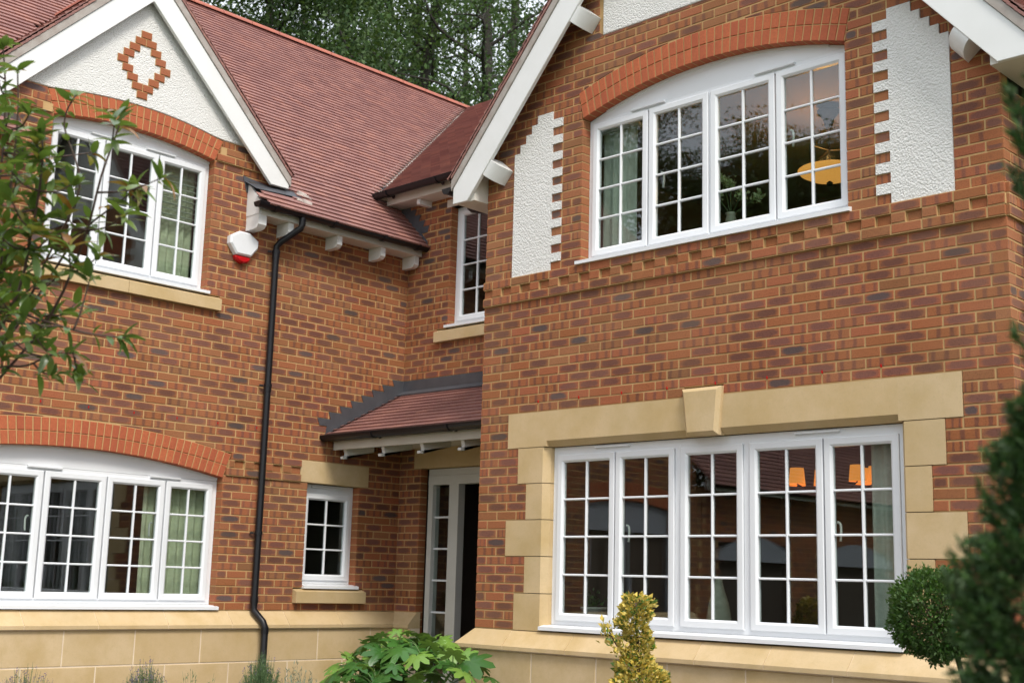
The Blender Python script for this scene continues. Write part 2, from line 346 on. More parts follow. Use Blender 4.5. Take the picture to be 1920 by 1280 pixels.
def make_wall(T, label, u0, u1, n0, n1, holes, arches, top=None, proud=None, bond=0., n_single=300):
    wall = None; mort = MB(); recs = []
    def bounds(u, va, vb, first_over):
        lo, hi = va, vb
        for A in arches:
            if abs(u-A.uc) < A.ho and vb > A.vi+.05: lo = max(lo, A.ext(u)+.006) if vb > A.vi else lo
        if top is not None: hi = min(hi, top(u))
        return lo, hi
    for k in range(n0, n1):
        va, vb = k*CO, (k+1)*CO; vm = (va+vb)/2
        hs = [(a, b) for a, b, c, d in holes if c < vm < d]
        over = []
        for A in arches:
            if vm > A.vi and vm < A.vo:
                e = A.edge(vm); hs.append((A.uc-e-.004, A.uc+e+.004))
            elif vm >= A.vo: over.append(A)
        for a, b in intervals(u0, u1, hs):
            # mortar bed
            cuts = np.linspace(a, b, max(2, int((b-a)/.11)+1)) if (over or top) else [a, b]
            poly_lo, poly_hi = [], []
            for u in cuts:
                lo, hi = va, vb
                for A in over:
                    if abs(u-A.uc) < A.ho: lo = max(lo, A.ext(u)-.03)
                if top: hi = min(hi, top(u)+.02)
                poly_lo.append(lo); poly_hi.append(hi)
            w_off = 0.
            if proud:
                pr = proud(k, (a+b)/2); w_off = pr if isinstance(pr, float) else 0.
            for i in range(len(cuts)-1):
                if poly_hi[i] <= poly_lo[i] and poly_hi[i+1] <= poly_lo[i+1]: continue
                lo0, lo1 = min(poly_lo[i], poly_hi[i]), min(poly_lo[i+1], poly_hi[i+1])
                e0 = .0035 if i == 0 else 0; e1 = .0035 if i == len(cuts)-2 else 0
                prism(mort, T, [(cuts[i]+e0, lo0), (cuts[i+1]-e1, lo1), (cuts[i+1]-e1, poly_hi[i+1]), (cuts[i]+e0, poly_hi[i])], -.101, -.0045+w_off)
            # bricks
            off = bond+(CO*1.5 if k % 2 else 0.)
            js = []; j = math.ceil((a-off)/.225-1e-6)
            step = .225
            mid = (a+b)/2
            pf = proud(k, mid) if proud else None
            if pf == 'dentil': step = .1125
            j = math.ceil((a-off)/step-1e-6)
            while off+j*step < b-1e-6:
                x = off+j*step
                if x-a > .05 and b-x > .05: js.append((x, j))
                j += 1
            ed = [(a, None)]+js+[(b, None)]
            for i in range(len(ed)-1):
                x0, x1 = ed[i][0], ed[i+1][0]
                jl = .0062 if i > 0 else 0.0; jr = .0062 if i < len(ed)-2 else 0.0
                x0 += jl; x1 -= jr
                y0, y1 = va+.0062+random.uniform(-.0012, .0012), vb-.0055+random.uniform(-.0012, .0012)
                w = random.uniform(-.0012, .0014)
                if proud:
                    pr = proud(k, (x0+x1)/2)
                    if pr == 'dentil': w += .025 if int(math.floor(((x0+x1)/2-off)/.1125)) % 2 else .001
                    elif pr: w += pr
                if w > .015 and proud and proud(k, (x0+x1)/2) == 'dentil': box(mort, T, x0-.003, x1+.003, va+.001, vb-.001, -.05, w-.005)
                lows, his, xs = [], [], [x0, x1]
                if over or top:
                    xs = [x0+(x1-x0)*q/4 for q in range(5)]
                for u in xs:
                    lo, hi = y0, y1
                    for A in over:
                        if abs(u-A.uc) < A.ho: lo = max(lo, A.ext(u)+.007)
                    if top: hi = min(hi, top(u))
                    lows.append(lo); his.append(hi)
                if max(h-l for h, l in zip(his, lows)) < .012: continue
                if all(abs(l-y0) < 1e-6 and abs(h-y1) < 1e-6 for l, h in zip(lows, his)):
                    P = [(x0+random.uniform(-.001, .001), y0+random.uniform(-.001, .001)), (x1+random.uniform(-.001, .001), y0+random.uniform(-.001, .001)), (x1+random.uniform(-.001, .001), y1+random.uniform(-.0008, .0008)), (x0+random.uniform(-.001, .001), y1+random.uniform(-.0008, .0008))]
                else:
                    good = [q for q in range(5) if his[q]-lows[q] > .004]
                    if len(good) < 2: continue
                    P = [(xs[q], lows[q]) for q in good]+[(xs[q], his[q]) for q in reversed(good)]
                recs.append((P, w, (proud(k, (x0+x1)/2) == 'dentil') if proud else False))
    wall = mort.build('brick_wall', M['mortar'], HOUSE, label=label)
    sc = []
    for i, (P, w, dn) in enumerate(recs):
        cu = sum(p[0] for p in P)/len(P); cv = sum(p[1] for p in P)/len(P)
        x, y, z = proj(T(cu, cv, 0)); ins = -10 < x < 1930 and -10 < y < 1290
        sc.append((-(1 if ins else 0)*(P[1][0]-P[0][0])/z, i))
    sc.sort(); single = set(i for _, i in sc[:n_single]); rest = MB()
    for i, (P, w, dn) in enumerate(recs):
        mb = MB() if i in single else rest
        us = [p[0] for p in P]; L = max(us)-min(us)
        uvb = None
        prism(mb, T, P, -.1, w, .0028, (.9, random.uniform(.0, .7), random.uniform(.3, .8)) if dn else None, 0, True, uvb)
        if i in single: mb.build('brick', M['brick'], wall)
    rest.build('brickwork', M['brick'], wall, kind='stuff')
    return wall
def arch_ring(T, A, wall, proud=.003, label=None):
    th = (A.r2-A.r1)/2
    a0 = math.asin(A.hi/A.r1); a1 = math.asin(A.ho/A.r2)
    n = int(round(2*A.r2*math.sin(a1)/.0745)); mo = MB()
    def pt(t, rr):   # t in -1..1 across the arch, rr radius
        f = (rr-A.r1)/(A.r2-A.r1); a = (a0+(a1-a0)*f)*t
        return (A.uc+rr*math.sin(a), A.vc+rr*math.cos(a))
    N = 24
    for i in range(N):
        ta, tb = -1+2*i/N, -1+2*(i+1)/N
        prism(mo, T, [pt(ta, A.r1+.003), pt(tb, A.r1+.003), pt(tb, A.r2+.004), pt(ta, A.r2+.004)], -.1, -.004)
    ar = mo.build('brick_arch', M['mortar'], HOUSE, label=label)
    for rr in (0, 1):
        for i in range(n):
            ta, tb = -1+2*i/n, -1+2*(i+1)/n; g = .0062/A.r1/a1
            ra = A.r1+rr*th+(.004 if rr else 0); rb = A.r1+(rr+1)*th-(.004 if not rr else 0)
            mb = MB(); prism(mb, T, [pt(ta+g, ra), pt(tb-g, ra), pt(tb-g, rb), pt(ta+g, rb)], -.1, proud+random.uniform(-.001, .0015), .003)
            mb.build('arch_brick', M['arch'], ar)
    return ar

# arches
AB = Arch(2.3655, 4.482, 3.95, .24, 1.24, 1.295)
AL = Arch(-3.75, 1.40, 7.5, .24, 1.50, 1.575)
AD = Arch(-6.6, 1.42, 5.0, .24, .90, .96)
AU = Arch(-3.431, 4.435, 4.05, .225, .844, .925)
# --- wall B (right wing, front)
UC = BW/2
holesB = [(.7875, BW-.7875, 0, 1.5), (.3375, BW-.3375, 1.5, 1.8), (2.19, 2.545, 1.8, 1.86)]
QW = [.4625, .5625, .3375, .5625, .45]
for i, q in enumerate(QW):
    va, vb = 1.5-.3*(i+1), 1.5-.3*i
    holesB += [(q, .7875, va, vb), (BW-.7875, BW-q, va, vb)]
holesB += [(1.125, BW-1.125, 3.0, AB.vi)]
panelL = {}
for k in range(40, 59): panelL[k] = (.3375 if k <= 54 else .3375+.0675*(k-54), .9 if k % 2 else .7875)
for k, (a, b) in panelL.items(): holesB += [(a, b, k*CO, (k+1)*CO), (BW-b, BW-a, k*CO, (k+1)*CO)]
def topB(u):
    d = abs(u-UC)
    if d < 1.03: return 4.98
    return 6.90-1.16*d
def proudB(k, u):
    if k in (37, 39): return .024
    if k == 38: return 'dentil'
    return 0.
wallB = make_wall(TB, 'right wing front brickwork with dentil band', 0, BW, 0, 90, holesB, [AB], topB, proudB)
arch_ring(TB, AB, wallB, label='red brick arch over the upper window of the right gable')
mb = MB(); box(mb, lambda u, v, w: (W0-w, u, ZB+v), -D0+.1, 1.5, GZ-ZB, 4.2, -.1, -.004); retW = mb.build('brick_wall', M['mortar'], HOUSE, label='hidden side of the right wing facing the porch')
mb = MB()
for k in range(0, 56):
    o_ = .1125 if k % 2 else 0
    for j in range(-7, 1):
        a_, b_ = max(j*.225+o_, -D0+.004), min((j+1)*.225+o_-.011, 0.1)
        if b_-a_ > .03: prism(mb, lambda u, v, w: (W0-w, -u, ZB+v), [(-b_, k*CO+.006), (-a_, k*CO+.006), (-a_, (k+1)*CO-.005), (-b_, (k+1)*CO-.005)], -.1, 0, .003)
mb.build('brickwork', M['brick'], retW, kind='stuff')
wallS = make_wall(TS, 'side brickwork beside the black downpipe', .0, 6.3, 0, 49, [], [], None, lambda k, u: .024 if k in (37, 38, 39) else 0., .1125, 60)
# --- wall A (left wing); u = -distance from the inner corner
holesA = [(-1.2375, -.5625, .225, 1.275), (-1.3375, -.4375, 1.275, 1.5), (-1.35, -.45, .075, .225),
          (-5.25, -2.25, 0, AL.vi), (-4.275, -2.5875, 3.0, AU.vi), (-4.4375, -2.425, 2.85, 3.0), (-3.431-1.3, -3.431+1.3, 4.575, 7), (-7.5, -5.7, 0, AD.vi)]
def topA(u):
    d = abs(u+3.44)
    if d < 1.9: return 5.93-d
    return 4.2
def proudA(k, u):
    if -2.2 < u < -1.34:
        if k in (17, 19): return .022
        if k == 18: return 'dentil'
    if k in (58, 59) and not (-4.36 < u < -2.5): return .022
    return 0.
wallA = make_wall(TA, 'left wing brickwork', -8.0, 0, 0, 62, holesA, [AL, AU, AD], topA, proudA, -.1125)
arch_ring(TA, AL, wallA, label='shallow red brick arch over the lower left window')
arch_ring(TA, AD, wallA, label='brick arch over the dark opening at the far end of the left wing')
mb = MB(); prism(mb, TA, [(-7.5, 1.02), (-5.7, 1.02)]+[(-5.7-1.8*i/8, AD.intr(-5.7-1.8*i/8)-.002) for i in range(9)], -.1, -.06); mb.build('arch_panel', M['grey'], HOUSE)
mb = MB(); box(mb, TA, -7.5, -5.7, 0, 1.02, -.16, -.14); mb.build('dark_door', M['dark'], HOUSE)
mb = MB()
for u in (-7.46, -6.63, -5.80): box(mb, TA, u, u+.06, 0, 1.02, -.139, -.07)
mb.build('door_frame', M['grey'], HOUSE)
arch_ring(TA, AU, wallA, label='red brick arch under the white left gable')
# --- wall C (recessed)
holesC = [(.675, 1.9, 3.0, 4.35), (.5, 2.075, 2.85, 3.0), (.3375, 2.63, -1.2, 1.5), (.225, 2.63, 1.5, 1.725)]
wallC = make_wall(TC, 'recessed brickwork between the two wings', -.9, 2.63, -14, 60, holesC, [], lambda u: 4.62, None, .0, 220)
mb = MB(); box(mb, TC, .6, 1.98, 4.35, 4.6, -.1, .001); mb.build('window_head', M['cream'], HOUSE)

# --- rendered panels
def poly_panel(T, P, name, w=.011, label=None, wb=-.06):
    mb = MB(); prism(mb, T, P, wb, w, .006); return mb.build(name, M['render'], HOUSE, label=label)
def panel_outline(mirror):
    P = []; ks = sorted(panelL)
    left = []; right = []
    for k in ks:
        a, b = panelL[k]
        if k == 40: pass
        left += [(a, k*CO), (a, (k+1)*CO)]; right += [(b, k*CO), (b, (k+1)*CO)]
    P = right+left[::-1]
    Q = []
    for p in P:
        if not Q or (abs(Q[-1][0]-p[0])+abs(Q[-1][1]-p[1])) > 1e-6: Q.append(p)
    if mirror: Q = [(BW-a, b) for a, b in Q][::-1]
    return Q
def stepped_panel(mirror, label):
    """one mesh, one prism per course so that the toothed edge stays clean"""
    mb = MB()
    Q = panel_outline(mirror)
    prism(mb, TB, Q, -.06, .011, 0.0)
    return mb.build('render_panel', M['render'], HOUSE, label=label)
stepped_panel(False, 'white roughcast panel left of the upper window')
stepped_panel(True, 'white roughcast panel right of the upper window')
poly_panel(TB, [(1.336, 4.98), (BW-1.336, 4.98), (BW-1.336, 6.85-1.16*1.03), (UC, 6.80), (1.336, 6.85-1.16*1.03)], 'render_panel', .006, 'white roughcast panel at the top of the right gable')
# left gable render: bottom follows the arch
P = []
for i in range(17):
    u = -3.431-.92+1.84*i/16; P.append((u, max(4.575, AU.ext(u)+.004)))
P = [(-4.62, 4.578)]+[(p[0], p[1]) for p in P]+[(-2.25, 4.578), (-2.25, 4.76), (-3.44, 5.95), (-4.62, 4.76)]
poly_panel(TA, P, 'render_panel', .008, 'white roughcast filling the left gable', -.09)
dm = MB()
rows = [(0, (0,)), (1, (-.5, .5)), (2, (-1, 1)), (3, (-1.5, 1.5)), (4, (-2, 2)), (5, (-1.5, 1.5)), (6, (-1, 1)), (7, (-.5, .5)), (8, (0,))]
dia = MB(); box(dia, TA, -3.44-.045, -3.44+.045, 5.35, 5.36, -.02, .009)
DIA = None
mo = MB()
for r_, cs in rows:
    for c in cs: box(mo, TA, -3.44+c*.1125-.056, -3.44+c*.1125+.056, 4.728+r_*CO, 4.728+(r_+1)*CO, -.02, .014)
DIA = mo.build('brick_diamond', M['mortar'], HOUSE, label='diamond of small bricks set in the left gable')
for r_, cs in rows:
    for c in cs:
        mb = MB(); box(mb, TA, -3.44+c*.1125-.0515, -3.44+c*.1125+.0515, 4.728+r_*CO+.004, 4.728+(r_+1)*CO-.005, -.02, .021, .003, (.9, random.uniform(.6, 1), random.random()*.5)); mb.build('brick', M['brick'], DIA)

# ------------------------------------------------------------------ stonework
def stone(name, fn, label=None, parent=None):
    mb = MB(); fn(mb); return mb.build(name, M['stone'], parent or HOUSE, label=label)
ch = .04
for side in (0, 1):
    for i, q in enumerate(QW):
        va, vb = 1.5-.3*(i+1), 1.5-.3*i
        def fn(mb):
            g = .0025; o = .7875
            Q = [(q+g, -.1), (o, -.1), (o, -.055), (o-ch, .004), (q+g, .004)]
            if side: Q = [(BW-a, b) for a, b in Q][::-1]
            Q = Q[::-1]
            extr_v(mb, TB, Q, va+(.003 if i < 4 else 0.001), vb-.003)
        stone('quoin_stone', fn)
def lint(mb):
    a, b, o = .3375+.003, BW-.3375-.003, .7875
    for x0, x1 in ((a, o), (BW-o, b)): box(mb, TB, x0, x1, 1.503, 1.797, -.1, .005)
    extr_u(mb, TB, [(1.503, -.1), (1.503, -.05), (1.503+.045, .005), (1.797, .005), (1.797, -.1)], o, BW-o)
stone('lintel', lint, 'long buff stone lintel over the lower window of the right wing')
def key(mb):
    P = [(2.232, 1.497), (2.52, 1.497), (2.553, 1.858), (2.192, 1.858)]; prism(mb, TB, P, -.05, .055, .028)
stone('keystone', key)
mb = MB()
box(mb, TB, .34, BW-.34, -.002, 1.79, -.1, -.09)
stone('lintel', lambda mb: box(mb, TA, -1.3345, -.44, 1.277, 1.497, -.1, .006, .004), 'short stone lintel over the small window')
stone('lintel', lambda mb: box(mb, TC, .228, 2.62, 1.503, 1.722, -.1, .004, .004), 'stone lintel over the front door')
def sill(name, T, a, b, v0, v1, out, label=None):
    stone(name, lambda mb: extr_u(mb, T, [(v0, -.1), (v0, out), (v1-.035, out), (v1-.012, -.02+out*.2), (v1, -.1)][::-1], a, b), label)
sill('stone_sill', TA, -3.43+.002, -2.43, 2.853, 2.999, .05); sill('stone_sill', TA, -4.43, -3.43-.002, 2.853, 2.999, .05)
sill('stone_sill', TA, -1.348, -.452, .078, .224, .06); sill('stone_sill', TC, .503, 2.07, 2.853, 2.999, .045)
# sloping coping over the plinth
CP = [(0.0, -.05), (-.005, .0), (-.13, .12), (-.16, .12), (-.168, .1), (-.168, -.05)]
def coping(T, cuts, m_first=0, m_last=0, zoff=0.):
    bk = MB(); extr_u(bk, T, [(v-.004, w-.004 if w > 0 else w) for v, w in CP], cuts[0]+.01, cuts[-1]-.01, None, 0, m_first, m_last)
    base = bk.build('coping_course', M['smortar'], HOUSE)
    for i in range(len(cuts)-1):
        mb = MB(); extr_u(mb, T, CP, cuts[i]+(.003 if i else .0), cuts[i+1]-(.003 if i < len(cuts)-2 else 0), None, 0, m_first if i == 0 else 0, m_last if i == len(cuts)-2 else 0); mb.build('coping_stone', M['stone'], base)
coping(TA, [-8.0, -7.3, -6.6, -6.1, -5.52, -4.84, -4.164, -3.487, -2.796, -2.109, -1.452, -.792, -.001], 0, -1)
coping(TC, [.001, .36], 1, 0)
coping(TB, [0, .442, 1.128, 1.75, 2.364, 2.95, 3.59, 4.298, BW], -1, 1)
coping(TS, [0, .68, 1.36, 2.04, 2.72, 3.4, 4.08, 4.76, 5.5, 6.3], -1, 0)
PR = [(-.168, -.475), (-.475, -.785), (-.785, -1.10)]
def plinth(T, a, b, first, second, label, vs=PR, w=.088):
    mo = MB(); box(mo, T, a, b, -1.25, -.166, -.05, w-.003); base = mo.build('stone_plinth', M['smortar'], HOUSE, label=label)
    for r_, (vt, vb_) in enumerate(vs):
        j0 = first if r_ % 2 == 0 else second; cuts = [a]
        k = math.ceil((a+.05-j0)/.68); x = j0+k*.68
        while x < b-.05: cuts.append(x); x += .68
        cuts.append(b)
        for i in range(len(cuts)-1):
            mb = MB(); box(mb, T, cuts[i]+.006, cuts[i+1]-.006, vb_+.006, vt-.006, -.05, w+random.uniform(0, .002), .003); mb.build('plinth_stone', M['stone'], base)
plinth(TA, -8.0, -.088, -1.071, -1.43, 'buff stone plinth of the left wing')
plinth(TC, .088, .36, .088, .088, 'short stone plinth beside the front door')
plinth(TB, -.088, BW+.088, .744, 1.1, 'buff stone plinth of the right wing')
plinth(TS, .0, 6.3, .4, .7, 'stone plinth on the side of the right wing')

# red plastic weep vents in the joints above the lintel and the lower arch
for T, us, v in ((TB, [.6785+.45*k for k in range(8)], 1.875), (TA, [-1.9-.45*k for k in range(7)], 1.755)):
    for u in us: mb = MB(); box(mb, T, u-.0045, u+.0045, v, v+.022, -.03, .004); mb.build('weep_vent', M['red'], HOUSE)
# ------------------------------------------------------------------ windows
GW = -.108
def handle(T, u, v, par, flip=1):
    mb = MB(); p = [(u, v+.07, -.13), (u+.012*flip, v+.06, -.145), (u+.018*flip, v+.02, -.147), (u+.012*flip, v-.06, -.147)]
    tube(mb, [T(*q) for q in smooth_path(p, 4)] if False else [T(q.x, q.y, q.z) for q in smooth_path(p, 4)], .009, 8); mb.build('handle', M['steel'], par, True)
def window(T, u0, u1, v0, v1, cells, rows, label, cols=2, sash=.062, outer=.045, arch=None, sill_out=.035, sill_over=(.0, .0), sill_h=.045, vents=(), handles=(), top_bar=.0, bottom=.05):
    """cells: list of (ua, ub) sash spans; each has cols x rows panes between applied bars"""
    fr = MB(); w1 = -.098
    ring(fr, T, u0+.001, u1-.001, v0, v1, [(0, -.165), (0, w1), (outer, w1), (outer, -.165)])
    for i in range(len(cells)-1):
        a, b = cells[i][1], cells[i+1][0]
        if b-a > .012: box(fr, T, a+.002, b-.002, v0+outer, v1-outer, -.16, w1+.001)
    if arch:
        n = 14; us = [u0+.002+(u1-u0-.004)*i/n for i in range(n+1)]
        P = [(u0+.002, v1+.003), (u1-.002, v1+.003)]+[(u, max(v1+.004, arch.intr(u)-.002)) for u in reversed(us)]
        Q = []
        for p in P:
            if not Q or math.hypot(p[0]-Q[-1][0], p[1]-Q[-1][1]) > 1e-4: Q.append(p)
        prism(fr, T, Q, -.16, w1-.004)
        for i in range(n):   # bead under the arch
            a, b = us[i], us[i+1]; va, vb_ = arch.intr(a), arch.intr(b)
            if min(va, vb_) > v1+.02: prism(fr, T, [(a, va-.02), (b, vb_-.02), (b, vb_), (a, va)], -.12, w1+.006)
    if top_bar: box(fr, T, u0+outer-.005, u1-outer+.005, v1-outer-top_bar+.004, v1-outer+.004, -.16, w1-.001)
    win = fr.build('window', M['upvc'], HOUSE, label=label)
    for (a, b) in cells:
        ca, cb, cv0, cv1 = a+.003, b-.003, v0+outer-.01, v1-outer+.01-top_bar
        mb = MB(); s = sash
        ring(mb, T, ca, cb, cv0, cv1, [(0, -.15), (0, w1+.012), (.006, w1+.016), (s-.016, w1+.016), (s, w1+.002), (s, GW-.02)])
        mb.build('casement', M['upvc'], win)
        ga, gb, gv0, gv1 = ca+s, cb-s, cv0+s, cv1-s
        bw = .0095
        for i in range(1, cols):
            x = ga+(gb-ga)*i/cols; mb = MB(); box(mb, T, x-bw, x+bw, gv0+.001, gv1-.001, GW-.008, w1+.004, .005); mb.build('glazing_bar', M['upvc'], win)
        for j in range(1, rows):
            y = gv0+(gv1-gv0)*j/rows; mb = MB()
            for i in range(cols):
                xa = ga+(gb-ga)*i/cols+(bw+.0004 if i else .001); xb = ga+(gb-ga)*(i+1)/cols-(bw+.0004 if i < cols-1 else .001)
                box(mb, T, xa, xb, y-bw+.001, y+bw-.001, GW-.008, w1+.003, .005)
            mb.build('glazing_bar', M['upvc'], win)
        for i in range(cols):
            for j in range(rows):
                mb = MB(); e = .0015; tilt = random.uniform(-.0006, .0006)
                xa, xb = ga+(gb-ga)*i/cols+e*(i > 0), ga+(gb-ga)*(i+1)/cols-e*(i < cols-1); ya, yb = gv0+(gv1-gv0)*j/rows+e*(j > 0), gv0+(gv1-gv0)*(j+1)/rows-e*(j < rows-1)
                V = [T(xa, ya, GW-.002+tilt), T(xb, ya, GW-.002-tilt), T(xb, yb, GW-.002-tilt), T(xa, yb, GW-.002+tilt), T(xa, ya, GW-.006), T(xb, ya, GW-.006), T(xb, yb, GW-.006), T(xa, yb, GW-.006)]
                mb.add(V, [(0, 1, 2, 3), (7, 6, 5, 4), (0, 4, 5, 1), (1, 5, 6, 2), (2, 6, 7, 3), (3, 7, 4, 0)]); mb.build('pane', M['glass'], win)
    if sill_out is not None:
        mb = MB(); a, b = u0-sill_over[0], u1+sill_over[1]
        extr_u(mb, T, [(v0-sill_h, -.09), (v0-sill_h, sill_out), (v0-sill_h+.028, sill_out), (v0-.004, -.03), (v0-.001, -.09)][::-1], a, b)
        mb.build('window_sill', M['upvc'], win)
    for a, b in vents:
        mb = MB(); vv = v1-.004-top_bar*.35; extr_u(mb, T, [(vv-.014, w1), (vv-.010, w1+.028), (vv+.002, w1+.03), (vv+.010, w1)][::-1], a, b); mb.build('trickle_vent', M['upvc'], win)
    for (hu, hv, fl) in handles: handle(T, hu, hv, win, fl)
    return win
# right wing lower: five lights
window(TB, .7875, BW-.7875, .055, 1.497, top_bar=.03, cells= [(.835, 1.447), (1.453, 2.037), (2.09, 2.66), (2.712, 3.321), (3.327, 3.898)], rows=4, label='wide five light window in a stone surround', sill_out=.03, sill_over=(.03, -.002), vents=((1.24, 1.60), (3.10, 3.46)), handles=((1.535, .78, 1), (3.40, .78, 1)))
# right wing upper: four lights under an arch
window(TB, 1.125, BW-1.125, 3.045, 4.275, [(1.165, 1.757), (1.765, 2.356), (2.374, 2.966), (2.974, 3.567)], 4, 'four light window under the arch of the right gable', arch=AB, sill_out=.045, sill_over=(.03, .03), vents=((1.58, 1.93), (2.79, 3.14)), handles=((1.86, 3.62, 1), (3.07, 3.7, 1)))
# left wing lower: five lights, four in view
window(TA, -5.25, -2.25, .05, 1.215, [(-5.205, -4.605), (-4.597, -4.012), (-4.004, -3.415), (-3.407, -2.815), (-2.807, -2.295)], 4, 'wide window under the shallow arch of the left wing', arch=AL, sill_out=.03, sill_over=(.03, .03), vents=((-4.17, -3.85), (-2.98, -2.66)), handles=((-4.10, .72, -1), (-2.90, .72, -1)))
window(TA, -4.275, -2.5875, 3.045, 4.31, [(-4.235, -3.712), (-3.704, -3.15), (-3.142, -2.625)], 4, 'three light window below the white left gable', arch=AU, sill_out=.035, sill_over=(.03, .03), vents=((-3.86, -3.55), (-3.29, -2.98)))
window(TA, -1.2375, -.5625, .265, 1.272, [(-1.205, -.595)], 3, 'small six pane window beside the porch', sill_out=.035, sill_over=(.0, .03), vents=((-1.12, -.72),), top_bar=.06)
window(TC, .675, 1.9, 3.045, 4.35, [(.715, 1.285), (1.295, 1.86)], 4, 'upper window of the recessed wall, half hidden', sill_out=.035, sill_over=(.03, .03))
# front door with sidelight
fr = MB()
ring(fr, TC, .395, 2.6, -1.0, 1.497, [(0, -.17), (0, -.07), (.07, -.07), (.07, -.17)]); box(fr, TC, .72, .86, -.93, 1.427, -.16, -.068)
box(fr, TC, .40, 2.6, 1.33, 1.425, -.15, -.062)
DOOR = fr.build('front_door', mat_simple('grey_white_door_frame', (.60, .60, .56), .4, (.55, .55, .52), 3), HOUSE, label='front door frame with narrow sidelight and dark open doorway')
for i, (a, b) in enumerate([(1.0, 1.30), (.672, .978), (.344, .65), (.016, .322), (-.312, -.006), (-.64, -.334), (-.92, -.662)]):
    mb = MB(); box(mb, TC, .466, .719, a, b, -.125, -.12); mb.build('pane', M['glass'], DOOR)
    mb = MB(); box(mb, TC, .466, .719, a-.021, a-.001, -.13, -.10, .004); mb.build('glazing_bar', M['upvc'], DOOR)
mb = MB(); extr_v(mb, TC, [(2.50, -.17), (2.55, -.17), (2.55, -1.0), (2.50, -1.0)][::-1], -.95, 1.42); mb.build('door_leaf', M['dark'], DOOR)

# ------------------------------------------------------------------ roofs
def tile_field(parent, O, ud, sd_, nu0, nu1, ns, keep, gauge=.087, tw=.165, n_single=0, th=.013, lim=None):
    """courses of plain tiles on a slope: O eave origin, ud along the eave, sd_ up the slope"""
    ud = Vector(ud).normalized(); sd_ = Vector(sd_).normalized(); n = ud.cross(sd_).normalized()
    if n.z < 0: n = -n
    O = Vector(O); recs = []
    for j in range(ns):
        o = (j % 2)*tw/2
        for i in range(int(nu0/tw)-1, int(nu1/tw)+2):
            a = i*tw+o; c = O+ud*(a+tw/2)+sd_*(j*gauge+.04)
            if a+tw < nu0 or a > nu1 or not keep(c): continue
            l0, l1 = lim(j*gauge) if lim else (nu0, nu1)
            aa, bb = max(a+.0012, nu0, l0), min(a+tw-.0012, nu1, l1)
            if bb-aa < .01: continue
            lift = random.uniform(-.0006, .0012); tw2 = random.uniform(-.0006, .0006)
            p = lambda uu, ss, hh: O+ud*uu+sd_*ss+n*hh
            s0 = j*gauge+random.uniform(-.001, .001); s1 = s0+gauge+.03; h0 = .021+lift; h1 = .003
            V = [p(aa, s0, h0+th+tw2), p(bb, s0, h0+th-tw2), p(bb, s1, h1+th-.003), p(aa, s1, h1+th-.003), p(aa, s0, h0-.004), p(bb, s0, h0-.004)]
            recs.append((proj(c), V))
    def face(mb, V, r_):
        mb.add(V, [(0, 1, 2, 3), (4, 5, 1, 0), (4, 0, 3), (5, 2, 1)] if ud.cross(sd_).z > 0 else [(3, 2, 1, 0), (0, 1, 5, 4), (3, 0, 4), (1, 2, 5)], None, r_)
    order = sorted(range(len(recs)), key=lambda i: (0 if -5 < recs[i][0][0] < 1925 and -5 < recs[i][0][1] < 1285 else 1, recs[i][0][2]))
    sg = set(order[:n_single]); rest = MB()
    for i, (q, V) in enumerate(recs):
        r_ = (random.random(), random.random(), random.random())
        if i in sg: mb = MB(); face(mb, V, r_); mb.build('roof_tile', M['tile'], parent)
        else: face(rest, V, r_)
    rest.build('tiling', M['tile'], parent, kind='stuff')
def quadsheet(pts, name, mat, parent=None, label=None):
    mb = MB(); mb.add([Vector(p) for p in pts], [tuple(range(len(pts)))]); return mb.build(name, mat, parent or HOUSE, label=label)
XE, ZE = .30, 3.955           # eave line of the left wing's roof
XR = -3.35; ZR = ZE+XE-XR
GS, GA = 3.44, 5.99           # left gable: centre, board apex
gz = lambda s_: GA+.09-abs(s_-GS)
# valley runs (-.27,-.30,4.52) -> (-3.35,4.06,7.6)
VA, VB = Vector((-.27, -.30, ZE+XE+.27)), Vector((-3.35, 4.02, ZR))
def keepA(c):
    y, x, z = c.y, c.x, c.z
    s_ = -y
    if x < .12 and abs(s_-GS) < 2.6 and gz(s_) > z-.02 and abs(s_-GS) < 1.75: return False
    if x > 0.0 and 2.20 < s_ < 4.6: return False
    return True
def limA(s_):
    x = XE+.03-s_*.7071-.03
    if x > VA.x: return (-99, -.004)
    t = (VA.x-x)/(VA.x-VB.x); return (-99, VA.y+(VB.y-VA.y)*t-.085)
# underlay sheets
base = MB(); h = -.012
A_ = lambda x, y: (x, y, ZE+XE-x+h)
base.add([A_(XR, 4.02), A_(VA.x, VA.y), A_(.0, -.0), A_(XE-.02, -.0), A_(XE-.02, -2.18), A_(-.55, -2.18), A_(-.55, -4.6), A_(XE-.02, -4.6), A_(XE-.02, -8.2), A_(XR, -8.2)], [tuple(range(10))])
roofA = base.build('roof', M['felt'], HOUSE, label='main tiled roof of the left wing')
quadsheet([(XR, 4.02, ZR), (XR, -8.2, ZR), (XR-4, -8.2, ZR-4), (XR-4, 4.02, ZR-4)], 'roof_back', M['tile'], roofA)
tile_field(roofA, (XE+.03, 0, ZE-.03), (0, 1, 0), (-1, 0, 1), -8.2, 4.1, int((XE+.03-XR)*1.4142/.087)+1, keepA, n_single=300, lim=limA)
SC = .715                      # slope of the recessed roof
CE_Y, CE_Z = -.27, 4.575
def keepC(c):
    return c.z > ZB+7.05-1.155*abs(c.x-W0-UC)-.1 or c.x < W0-.3
def limC(s_):
    y = CE_Y+s_/math.sqrt(1+SC*SC); t = (y-VA.y)/(VB.y-VA.y); return (VA.x+(VB.x-VA.x)*t+.07, 99)
zc = lambda y: CE_Z+SC*(y-CE_Y)
